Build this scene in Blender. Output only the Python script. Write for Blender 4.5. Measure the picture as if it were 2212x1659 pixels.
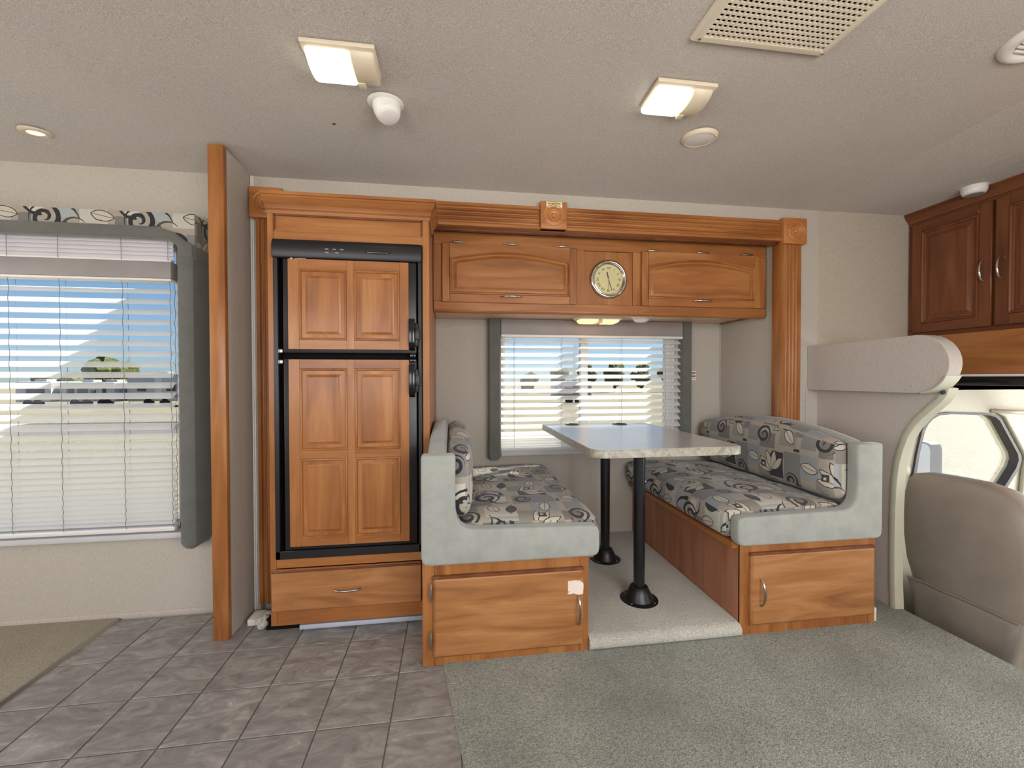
import bpy, bmesh, math, random
from math import sin, cos, pi, radians, sqrt
from mathutils import Vector, Matrix
random.seed(7)
for o in list(bpy.data.objects):
    bpy.data.objects.remove(o, do_unlink=True)
scene = bpy.context.scene
COL = scene.collection

# ------------------------------------------------------------------ camera
CAM_H = 1.0906
cam_d = bpy.data.cameras.new('camera'); cam = bpy.data.objects.new('camera', cam_d); COL.objects.link(cam)
cam.location = (0, 0, CAM_H)
cam.matrix_world = Matrix.Translation((0, 0, CAM_H)) @ Matrix.Rotation(-0.1408, 4, 'Z') @ Matrix.Rotation(pi/2 - 0.0148, 4, 'X') @ Matrix.Rotation(-0.0015, 4, 'Z')
cam_d.sensor_fit = 'HORIZONTAL'; cam_d.sensor_width = 36.0
cam_d.lens = 36.0 * 907.22 / 2212.0
cam_d.clip_start = 0.02; cam_d.clip_end = 600
scene.camera = cam

# ------------------------------------------------------------------ view, sky, sun, daylight
scene.view_settings.view_transform = 'Standard'
scene.view_settings.look = 'None'
scene.view_settings.gamma = 1.0
scene.view_settings.exposure = 0.22
scene.view_settings.use_curve_mapping = False

world = bpy.data.worlds.new('sky'); scene.world = world; world.use_nodes = True
wn = world.node_tree; wn.nodes.clear()
wo = wn.nodes.new('ShaderNodeOutputWorld'); wb = wn.nodes.new('ShaderNodeBackground')
sky = wn.nodes.new('ShaderNodeTexSky'); sky.sky_type = 'HOSEK_WILKIE'
SUN = Vector((1.8, 1.0, 2.23)).normalized()
sky.sun_direction = SUN; sky.turbidity = 2.2; sky.ground_albedo = 0.4
wb.inputs['Strength'].default_value = 2.6
wn.links.new(sky.outputs[0], wb.inputs['Color']); wn.links.new(wb.outputs[0], wo.inputs['Surface'])

sl = bpy.data.lights.new('sun', 'SUN'); sl.energy = 13.5; sl.angle = radians(0.6); sl.color = (1.0, 0.95, 0.86)
so = bpy.data.objects.new('sun', sl); COL.objects.link(so)
so.rotation_euler = (-SUN).to_track_quat('-Z', 'Y').to_euler()

def area(name, loc, target, sx, sy, power, color=(1, 1, 1)):
    l = bpy.data.lights.new(name, 'AREA'); l.shape = 'RECTANGLE'; l.size = sx; l.size_y = sy
    l.energy = power; l.color = color
    o = bpy.data.objects.new(name, l); COL.objects.link(o); o.location = loc
    o.rotation_euler = (Vector(target) - Vector(loc)).to_track_quat('-Z', 'Y').to_euler()
    return o
# area lamps for daylight at unseen windows behind the camera and the windscreen
area('daylight_window_kitchen', (-1.2, -0.66, 1.25), (-1.0, 2.0, 1.0), 1.5, 0.8, 20, (1.0, 0.98, 0.97))
area('daylight_window_sofa', (1.0, -0.66, 1.25), (.6, 2.0, 0.9), 1.5, 0.8, 34, (1.0, 0.98, 0.97))
area('daylight_windscreen', (3.75, 0.7, 0.62), (1.2, 0.9, 0.7), 1.9, 0.75, 42, (0.95, 0.98, 1.0))
area('fill_left_end', (-3.3, 0.8, 1.2), (0.0, 1.2, 1.0), 1.6, 1.2, 20, (1.0, 0.98, 0.96))  # fill lamp added at the left; the end wall has no window

# ------------------------------------------------------------------ mesh helpers
def lin(c):
    return tuple(((v/255.0)/12.92 if v/255.0 <= 0.04045 else ((v/255.0+0.055)/1.055)**2.4) for v in c) + (1.0,)

class MB:
    def __init__(self):
        self.v = []; self.f = []
    def add(self, vs, fs, M=None):
        b = len(self.v)
        for p in vs:
            p = Vector(p)
            self.v.append(M @ p if M else p)
        for f in fs: self.f.append([b+i for i in f])
        return self
    def addbm(self, bm, M=None):
        bm.verts.index_update()
        self.add([v.co.copy() for v in bm.verts], [[v.index for v in f.verts] for f in bm.faces], M); bm.free(); return self
    def box(self, x0, x1, y0, y1, z0, z1, bev=0.0, seg=2, M=None):
        x0, x1 = min(x0, x1), max(x0, x1); y0, y1 = min(y0, y1), max(y0, y1); z0, z1 = min(z0, z1), max(z0, z1)
        bm = bmesh.new(); bmesh.ops.create_cube(bm, size=1.0)
        for v in bm.verts:
            v.co = Vector((x0+(v.co.x+.5)*(x1-x0), y0+(v.co.y+.5)*(y1-y0), z0+(v.co.z+.5)*(z1-z0)))
        if bev > 0:
            bev = min(bev, .49*min(x1-x0, y1-y0, z1-z0))
            bmesh.ops.bevel(bm, geom=bm.edges[:], offset=bev, segments=seg, profile=.5, affect='EDGES', clamp_overlap=True)
        return self.addbm(bm, M)
    def prism(self, pts, axis, a0, a1, bev=0.0, seg=2, M=None):
        bm = bmesh.new()
        mk = {'y': lambda p, a: (p[0], a, p[1]), 'x': lambda p, a: (a, p[0], p[1]), 'z': lambda p, a: (p[0], p[1], a)}[axis]
        lo = [bm.verts.new(mk(p, a0)) for p in pts]; hi = [bm.verts.new(mk(p, a1)) for p in pts]
        f0 = bm.faces.new(lo); f1 = bm.faces.new(hi[::-1]); n = len(pts)
        for i in range(n): bm.faces.new((lo[i], hi[i], hi[(i+1) % n], lo[(i+1) % n]))
        bmesh.ops.recalc_face_normals(bm, faces=bm.faces[:])
        if bev > 0:
            es = [e for e in bm.edges if (f0 in e.link_faces or f1 in e.link_faces)]
            bmesh.ops.bevel(bm, geom=es, offset=bev, segments=seg, profile=.5, affect='EDGES', clamp_overlap=True)
        return self.addbm(bm, M)
    def loops(self, L, closed=True, cap0=False, cap1=False, M=None):
        n = len(L[0]); vs = [p for l in L for p in l]; fs = []
        for k in range(len(L)-1):
            for i in range(n if closed else n-1):
                j = (i+1) % n
                fs.append([k*n+i, k*n+j, (k+1)*n+j, (k+1)*n+i])
        if cap0: fs.append(list(range(n))[::-1])
        if cap1: fs.append([(len(L)-1)*n+i for i in range(n)])
        return self.add(vs, fs, M)
    def lathe(self, prof, n=32, M=None):
        # profile (r, h) about local +Z
        L = [[(r*cos(2*pi*i/n), r*sin(2*pi*i/n), h) for i in range(n)] for r, h in prof]
        return self.loops(L, True, prof[0][0] > 1e-5, prof[-1][0] > 1e-5, M)
    def tube(self, path, r, n=10, M=None, caps=True):
        path = [Vector(p) for p in path]; L = []; up = None
        for i, p in enumerate(path):
            t = (path[min(i+1, len(path)-1)] - path[max(i-1, 0)]).normalized()
            if up is None:
                up = t.orthogonal().normalized()
            else:
                up = (up - t*up.dot(t)).normalized()
            s = t.cross(up); rr = r[i] if isinstance(r, (list, tuple)) else r
            L.append([p + up*rr*cos(2*pi*k/n) + s*rr*sin(2*pi*k/n) for k in range(n)])
        return self.loops(L, True, caps, caps, M)
    def mesh(self, name, smooth=35, off=None, uv=None):
        me = bpy.data.meshes.new(name)
        vs = [tuple(Vector(p) - off) if off else tuple(p) for p in self.v]
        me.from_pydata(vs, [], self.f)
        bm = bmesh.new(); bm.from_mesh(me)
        bmesh.ops.remove_doubles(bm, verts=bm.verts[:], dist=1e-6)
        bmesh.ops.recalc_face_normals(bm, faces=bm.faces[:])
        if uv:
            bm.normal_update(); lay = bm.loops.layers.uv.new('UVMap')
            for f in bm.faces:
                for l in f.loops:
                    c = l.vert.co + off if off else l.vert.co
                    l[lay].uv = uv(c, f.normal)
        bm.to_mesh(me); bm.free()
        if smooth:
            me.shade_smooth(); me.set_sharp_from_angle(angle=radians(smooth))
        return me

ORG = {}
def thing(name, label, cat, loc, group=None):
    o = bpy.data.objects.new(name, None); COL.objects.link(o); o.location = loc
    o.empty_display_size = .05
    o['label'] = label; o['category'] = cat
    if group: o['group'] = group
    ORG[o] = Vector(loc); return o
def obj(name, mb, mat, parent=None, smooth=35, loc=None, label=None, cat=None, group=None, kind=None, uv=None, local=False):
    """one mesh object; geometry is given in world metres (or local to its thing if local)"""
    off = ORG[parent] if parent is not None else (Vector(loc) if loc is not None else Vector((0, 0, 0)))
    me = mb.mesh(name, smooth, None if local else off, uv)
    me.materials.append(M_(mat))
    o = bpy.data.objects.new(name, me); COL.objects.link(o)
    if parent is not None:
        o.parent = parent
    else:
        o.location = off
    ORG[o] = off
    if label: o['label'] = label
    if cat: o['category'] = cat
    if group: o['group'] = group
    if kind: o['kind'] = kind
    return o
def struct(name, mb, mat, smooth=35, label=None, uv=None, cat=None):
    return obj(name, mb, mat, None, smooth, None, label, cat, None, 'structure', uv)
def copyobj(o, parent=None, name=None):
    c = o.copy(); COL.objects.link(c); c.parent = parent; ORG[c] = ORG.get(parent, Vector((0, 0, 0)))
    return c
def copytree(o, loc, label):
    c = o.copy(); COL.objects.link(c); c.location = loc; c['label'] = label; ORG[c] = Vector(loc)
    for ch in [x for x in bpy.data.objects if x.parent == o]:
        k = ch.copy(); COL.objects.link(k); k.parent = c
        for g in [x for x in bpy.data.objects if x.parent == ch]:
            q = g.copy(); COL.objects.link(q); q.parent = k
    return c
def text(name, s, size, loc, axis, mat, parent, ext=0.0004, align='CENTER', rot=0.0, local=False):
    cu = bpy.data.curves.new('tmp', 'FONT'); cu.body = s; cu.size = size; cu.extrude = ext
    cu.align_x = align; cu.align_y = 'CENTER'; cu.resolution_u = 3
    t = bpy.data.objects.new('tmp', cu); COL.objects.link(t)
    dg = bpy.context.evaluated_depsgraph_get(); me = bpy.data.meshes.new_from_object(t.evaluated_get(dg))
    bpy.data.objects.remove(t, do_unlink=True); bpy.data.curves.remove(cu)
    R = Matrix.Rotation(pi/2, 4, 'X') if axis == '-y' else Matrix.Identity(4)
    Mx = Matrix.Translation(Vector(loc) - (Vector((0,0,0)) if local else ORG[parent])) @ R @ Matrix.Rotation(rot, 4, 'Z')
    me.transform(Mx); me.materials.clear(); me.materials.append(M_(mat)); me.name = name
    o = bpy.data.objects.new(name, me); COL.objects.link(o); o.parent = parent; ORG[o] = ORG[parent]
    return o

# ------------------------------------------------------------------ materials
MATS = {}
def M_(n): return MATS[n] if isinstance(n, str) else n
class NT:
    def __init__(self, name):
        m = bpy.data.materials.new(name); m.use_nodes = True; self.m = m; self.t = m.node_tree; self.t.nodes.clear()
        self.out = self.n('ShaderNodeOutputMaterial'); MATS[name] = m
    def n(self, typ, **k):
        nd = self.t.nodes.new(typ)
        for a, b in k.items(): setattr(nd, a, b)
        return nd
    def l(self, a, b): self.t.links.new(a, b)
    def setin(self, sock, v):
        if isinstance(v, S): v = v.s
        if hasattr(v, 'node'): self.l(v, sock)
        else: sock.default_value = v
    def math(self, op, *a):
        nd = self.n('ShaderNodeMath', operation=op)
        for i, v in enumerate(a): self.setin(nd.inputs[i], v)
        return S(self, nd.outputs[0])
    def mix(self, f, a, b, mode='MIX'):
        nd = self.n('ShaderNodeMix', data_type='RGBA', blend_type=mode)
        self.setin(nd.inputs[0], f); self.setin(nd.inputs[6], a); self.setin(nd.inputs[7], b)
        return nd.outputs[2]
    def coord(self, kind='Object'): return self.n('ShaderNodeTexCoord').outputs[kind]
    def mapping(self, src, scale=(1, 1, 1), loc=(0, 0, 0), rnd=False):
        mp = self.n('ShaderNodeMapping'); self.l(src, mp.inputs['Vector']); mp.inputs['Scale'].default_value = scale
        mp.inputs['Location'].default_value = loc
        if rnd:
            oi = self.n('ShaderNodeObjectInfo'); vm = self.n('ShaderNodeVectorMath', operation='SCALE')
            vm.inputs[0].default_value = (13.7, 7.1, 9.3); self.l(oi.outputs['Random'], vm.inputs['Scale'])
            self.l(vm.outputs[0], mp.inputs['Location'])
        return mp.outputs[0]
    def noise(self, vec, scale, detail=3, rough=.55, dist=0.0):
        nd = self.n('ShaderNodeTexNoise'); self.l(vec, nd.inputs['Vector'])
        nd.inputs['Scale'].default_value = scale; nd.inputs['Detail'].default_value = detail
        nd.inputs['Roughness'].default_value = rough; nd.inputs['Distortion'].default_value = dist
        return nd.outputs[0]
    def ramp(self, f, stops):
        nd = self.n('ShaderNodeValToRGB'); self.setin(nd.inputs[0], f); e = nd.color_ramp.elements
        while len(e) < len(stops): e.new(.5)
        for i, (p, c) in enumerate(stops): e[i].position = p; e[i].color = c
        return nd.outputs[0]
    def bump(self, h, strength=.2, dist=.01, nrm=None):
        nd = self.n('ShaderNodeBump'); self.setin(nd.inputs['Height'], h)
        nd.inputs['Strength'].default_value = strength; nd.inputs['Distance'].default_value = dist
        if nrm is not None: self.l(nrm, nd.inputs['Normal'])
        return nd.outputs[0]
    def pbr(self, col, rough=.5, metal=0.0, bump=None, spec=.5, sheen=0.0, coat=0.0, emis=None, estr=0.0):
        b = self.n('ShaderNodeBsdfPrincipled'); self.setin(b.inputs['Base Color'], col)
        self.setin(b.inputs['Roughness'], rough); b.inputs['Metallic'].default_value = metal
        b.inputs['Specular IOR Level'].default_value = spec
        b.inputs['Sheen Weight'].default_value = sheen; b.inputs['Coat Weight'].default_value = coat
        b.inputs['Coat Roughness'].default_value = .15
        if emis is not None:
            b.inputs['Emission Color'].default_value = emis; b.inputs['Emission Strength'].default_value = estr
        if bump is not None: self.l(bump, b.inputs['Normal'])
        self.l(b.outputs[0], self.out.inputs[0]); return b
class S:
    def __init__(self, nt, s): self.nt = nt; self.s = s
    def _o(self, op, *a): return self.nt.math(op, self, *a)
    def __add__(self, o): return self._o('ADD', o)
    __radd__ = __add__
    def __sub__(self, o): return self._o('SUBTRACT', o)
    def __rsub__(self, o): return self.nt.math('SUBTRACT', o, self)
    def __mul__(self, o): return self._o('MULTIPLY', o)
    __rmul__ = __mul__
    def __truediv__(self, o): return self._o('DIVIDE', o)
    def __lt__(self, o): return self._o('LESS_THAN', o)
    def __gt__(self, o): return self._o('GREATER_THAN', o)
    def fract(self): return self._o('FRACT')
    def abs(self): return self._o('ABSOLUTE')
    def max(self, o): return self._o('MAXIMUM', o)
    def min(self, o): return self._o('MINIMUM', o)
    def sqrt(self): return self._o('SQRT')

def plain(name, rgb, rough=.5, metal=0.0, spec=.5, var=.05, bumpscale=0, bstr=.1, coat=0.0, sheen=0.0):
    t = NT(name); c = t.mapping(t.coord(), rnd=True); nz = t.noise(c, 9.0, 3)
    base = lin(rgb); d = tuple(max(0, v*(1-var*2)) for v in base[:3])+(1,); u = tuple(min(1, v*(1+var)) for v in base[:3])+(1,)
    col = t.ramp(nz, [(.3, d), (.7, u)])
    bp = t.bump(t.noise(c, bumpscale, 2), bstr, .002) if bumpscale else None
    t.pbr(col, rough, metal, bp, spec, sheen, coat); return t.m

def wood(name, axis, lo, mid, hi, rough=.38, coat=.14, swirl=.6):
    t = NT(name); c = t.mapping(t.coord(), rnd=True)
    st = {'x': (1.1, 9, 9), 'y': (9, 1.1, 9), 'z': (9, 9, 1.1)}[axis]
    v = t.n('ShaderNodeMapping'); t.l(c, v.inputs[0]); v.inputs['Scale'].default_value = st
    n1 = t.noise(v.outputs[0], 1.6, 4, .55, swirl)
    fs = {'x': (6, 160, 160), 'y': (160, 6, 160), 'z': (160, 160, 6)}[axis]
    v2 = t.n('ShaderNodeMapping'); t.l(c, v2.inputs[0]); v2.inputs['Scale'].default_value = fs
    n2 = t.noise(v2.outputs[0], 1.0, 3, .6)
    n3 = t.noise(c, 3.0, 2)
    col = t.ramp(n1, [(.28, lin(lo)), (.5, lin(mid)), (.72, lin(hi))])
    col = t.mix(t.ramp(n2, [(.35, (.0, .0, .0, 1)), (.65, (.20, .20, .20, 1))]), col, lin(lo))
    col = t.mix(t.ramp(n3, [(.35, (0, 0, 0, 1)), (.7, (.28, .28, .28, 1))]), col, lin(hi))
    bp = t.bump(n2, .05, .001)
    t.pbr(col, rough, 0, bp, .4, 0, coat); return t.m

WL, WM, WH = (124, 72, 33), (158, 99, 50), (180, 124, 72)
for a in 'xyz': wood('wood_'+a, a, WL, WM, WH)
wood('wood_swirl', 'x', (130, 82, 44), (164, 110, 64), (184, 132, 86), .4, .1, 1.6)
wood('wood_block', 'x', (150, 90, 44), (178, 114, 60), (198, 138, 82), .4, .25, 1.0)
for a in 'yz': wood('wood_dark_'+a, a, (84, 46, 24), (110, 62, 34), (130, 80, 48))
wood('wood_laminate', 'z', (142, 88, 62), (166, 110, 80), (182, 128, 98), .5, .05, .3)
wood('wood_soffit', 'x', (196, 156, 128), (212, 176, 148), (224, 192, 166), .4, .1, .5)

def linen(name, rgb, axis):
    t = NT(name); c = t.coord()
    st = {'z': (420, 420, 55), 'x': (55, 55, 420)}[axis]
    v = t.n('ShaderNodeMapping'); t.l(c, v.inputs[0]); v.inputs['Scale'].default_value = st
    n1 = t.noise(v.outputs[0], 1.0, 3, .6); n2 = t.noise(c, 260, 2); n3 = t.noise(c, 5, 2)
    b = lin(rgb); f = lambda k: tuple(min(1, q*k) for q in b[:3])+(1,)
    col = t.ramp(n1, [(.3, f(.84)), (.55, f(1.0)), (.75, f(1.10))])
    col = t.mix(t.ramp(n2, [(.4, (0, 0, 0, 1)), (.7, (.25, .25, .25, 1))]), col, f(.78))
    t.pbr(col, .75, 0, t.bump(n1, .12, .0015), .25); return t.m
linen('wallpaper', (190, 182, 170), 'z')
linen('wallpaper_cross', (186, 175, 160), 'x')
linen('wallpaper_bunk', (194, 184, 176), 'z')

t = NT('ceiling_fabric'); c = t.coord()
n1 = t.noise(c, 300, 2, .75); n2 = t.noise(c, 110, 3, .6); n3 = t.noise(c, 2.2, 3)
col = t.ramp(n1, [(.3, lin((150, 142, 135))), (.7, lin((214, 206, 197)))])
col = t.mix(t.ramp(n2, [(.35, (0, 0, 0, 1)), (.75, (.4, .4, .4, 1))]), col, lin((172, 162, 153)))
col = t.mix(t.ramp(n3, [(.35, (0, 0, 0, 1)), (.7, (.35, .35, .35, 1))]), col, lin((198, 188, 176)))
t.pbr(col, .95, 0, t.bump(n1, .35, .004), .1, .2)

def carpet(name, a, b, c3):
    t = NT(name); c = t.coord()
    n1 = t.noise(c, 210, 2, .7); n2 = t.noise(c, 95, 3, .6); n3 = t.noise(c, 2.4, 4, .6)
    col = t.ramp(n1, [(.28, lin(a)), (.5, lin(b)), (.72, lin(c3))])
    k = lambda q: tuple(v*q for v in lin(b)[:3])+(1,)
    col = t.mix(t.ramp(n2, [(.35, (0, 0, 0, 1)), (.7, (.45, .45, .45, 1))]), col, lin(c3))
    col = t.mix(t.ramp(n3, [(.38, (0, 0, 0, 1)), (.68, (.45, .45, .45, 1))]), col, lin(a))
    h = t.math('ADD', n1, t.math('MULTIPLY', n2, .7))
    t.pbr(col, .97, 0, t.bump(h, .8, .012), .05, .25); return t.m
carpet('carpet', (92, 94, 83), (147, 149, 136), (192, 194, 181))
carpet('carpet_light', (160, 156, 142), (202, 198, 184), (228, 225, 213))
carpet('carpet_hall', (142, 132, 110), (168, 157, 134), (188, 178, 156))

t = NT('vinyl_tile'); c = t.mapping(t.coord(), rnd=True)
v = t.n('ShaderNodeMapping'); t.l(c, v.inputs[0]); v.inputs['Scale'].default_value = (5, 11, 5); v.inputs['Rotation'].default_value = (0, 0, .5)
n1 = t.noise(v.outputs[0], 1.5, 6, .65, 1.4); n2 = t.noise(c, 60, 3, .6)
oi = t.n('ShaderNodeObjectInfo')
col = t.ramp(n1, [(.28, lin((102, 98, 96))), (.48, lin((140, 136, 132))), (.64, lin((170, 166, 161))), (.76, lin((206, 202, 197)))])
col = t.mix(t.ramp(n2, [(.4, (0, 0, 0, 1)), (.7, (.3, .3, .3, 1))]), col, lin((138, 132, 128)))
col = t.mix(t.math('MULTIPLY', oi.outputs['Random'], .35), col, lin((130, 125, 122)))
t.pbr(col, .42, 0, t.bump(n2, .06, .001), .4)
plain('vinyl_grout', (138, 133, 128), .7)

def suede(name, rgb):
    t = NT(name); c = t.coord(); n1 = t.noise(c, 14, 4, .6); n2 = t.noise(c, 350, 2)
    b = lin(rgb); f = lambda k: tuple(q*k for q in b[:3])+(1,)
    col = t.ramp(n1, [(.3, f(.85)), (.55, f(1)), (.75, f(1.08))])
    col = t.mix(t.ramp(n2, [(.3, (.25, .25, .25, 1)), (.7, (0, 0, 0, 1))]), col, f(.8))
    t.pbr(col, .9, 0, t.bump(n2, .2, .001), .15, .3); return t.m
suede('suede_grey', (160, 162, 154))
suede('suede_valance_shaded', (106, 106, 101))  # valance suede darkened: shade at the window is put into the colour

plain('vinyl_seat', (150, 140, 127), .45, 0, .5, .05, 260, .15)
plain('black_plastic', (26, 24, 26), .38, 0, .5, .1)
plain('black_gloss', (14, 13, 15), .18, 0, .5, .1)
plain('black_metal', (16, 18, 24), .3, 0, .5, .1, 0, 0, .3)
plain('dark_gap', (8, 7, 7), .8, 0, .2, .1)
plain('chrome', (215, 212, 205), .12, 1.0, .5, .02)
plain('nickel', (176, 170, 160), .28, 1.0, .5, .04)
plain('white_plastic', (232, 228, 222), .4, 0, .5, .03)
plain('cream_plastic', (222, 207, 182), .45, 0, .5, .03)
plain('grille_plastic', (224, 212, 190), .5, 0, .4, .03)
plain('cab_plastic', (194, 191, 170), .55, 0, .4, .04)
plain('white_metal', (226, 228, 232), .35, 0, .5, .03)
plain('alu_strip', (206, 212, 226), .35, .3, .5, .03)
plain('window_frame', (206, 204, 204), .45, 0, .5, .03)
plain('window_frame_dark', (74, 70, 68), .5, 0, .4, .05)
plain('headrail', (150, 142, 140), .5, 0, .4, .05)
plain('cord', (120, 122, 138), .8)
plain('clock_face', (206, 198, 148), .5, 0, .4, .03)
plain('print_dark', (46, 42, 34), .6)
plain('print_grey', (150, 146, 144), .6)
plain('print_white', (236, 234, 230), .5)
plain('print_yellow', (226, 196, 60), .5)
plain('print_red', (128, 48, 42), .5)
plain('paper_worn', (238, 222, 206), .8, 0, .2, .08)
plain('rubber_seal', (60, 58, 56), .7)
plain('grey_cup', (92, 88, 90), .3, .4)
plain('exterior_white', (176, 178, 184), .4)
plain('exterior_glass', (52, 58, 66), .15)
plain('exterior_tyre', (28, 28, 28), .8)
plain('exterior_wall', (210, 206, 200), .5)
plain('trunk', (88, 72, 56), .9)

t = NT('table_laminate'); c = t.coord(); n1 = t.noise(c, 60, 4, .6); n2 = t.noise(c, 8, 3)
col = t.ramp(n1, [(.3, lin((196, 193, 190))), (.7, lin((206, 203, 200)))])
col = t.mix(t.ramp(n2, [(.4, (0, 0, 0, 1)), (.7, (.2, .2, .2, 1))]), col, lin((190, 180, 168)))
t.pbr(col, t.ramp(n2, [(.3, (.17, .17, .17, 1)), (.7, (.22, .22, .22, 1))]), 0, t.bump(n1, .02, .001), .6, 0, .3)
t = NT('table_edge'); c = t.coord(); n1 = t.noise(c, 45, 4, .65)
t.pbr(t.ramp(n1, [(.35, lin((132, 128, 112))), (.55, lin((162, 156, 138))), (.75, lin((180, 174, 158)))]), .4)

# glass: clear pane, thin reflection
t = NT('glass'); tr = t.n('ShaderNodeBsdfTransparent'); gl = t.n('ShaderNodeBsdfGlossy'); gl.inputs['Roughness'].default_value = .02
tr.inputs['Color'].default_value = (.93, .96, .97, 1); lw = t.n('ShaderNodeLayerWeight'); fz = t.math('ADD', t.math('MULTIPLY', t.math('POWER', lw.outputs['Facing'], 5.0), .5), .012)
mx = t.n('ShaderNodeMixShader'); t.l(fz.s, mx.inputs[0]); t.l(tr.outputs[0], mx.inputs[1]); t.l(gl.outputs[0], mx.inputs[2]); t.l(mx.outputs[0], t.out.inputs[0])
# blind slats: thin see-through white film
t = NT('slat'); tr = t.n('ShaderNodeBsdfTransparent'); df = t.n('ShaderNodeBsdfDiffuse'); tl = t.n('ShaderNodeBsdfTranslucent')
df.inputs[0].default_value = lin((240, 240, 238)); tl.inputs[0].default_value = lin((235, 235, 232))
m1 = t.n('ShaderNodeMixShader'); m1.inputs[0].default_value = .22; t.l(df.outputs[0], m1.inputs[1]); t.l(tl.outputs[0], m1.inputs[2])
m2 = t.n('ShaderNodeMixShader'); m2.inputs[0].default_value = .52; t.l(tr.outputs[0], m2.inputs[1]); t.l(m1.outputs[0], m2.inputs[2]); t.l(m2.outputs[0], t.out.inputs[0])
t = NT('slat_closed'); c = t.coord(); t.pbr(lin((216, 212, 216)), .5)

def lamp_mat(name, col, e, base):
    t = NT(name); c = t.coord(); n1 = t.noise(c, 60, 2)
    b = t.pbr(base, .4); t.setin(b.inputs['Emission Color'], col); b.inputs['Emission Strength'].default_value = e
lamp_mat('lens_cool', (.97, 1.0, .86, 1), 2.2, lin((235, 240, 220)))
lamp_mat('lens_amber', (1.0, .55, .22, 1), 1.6, lin((240, 190, 140)))
lamp_mat('lens_puck', (1.0, .72, .3, 1), 5.0, lin((250, 230, 180)))

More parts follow.
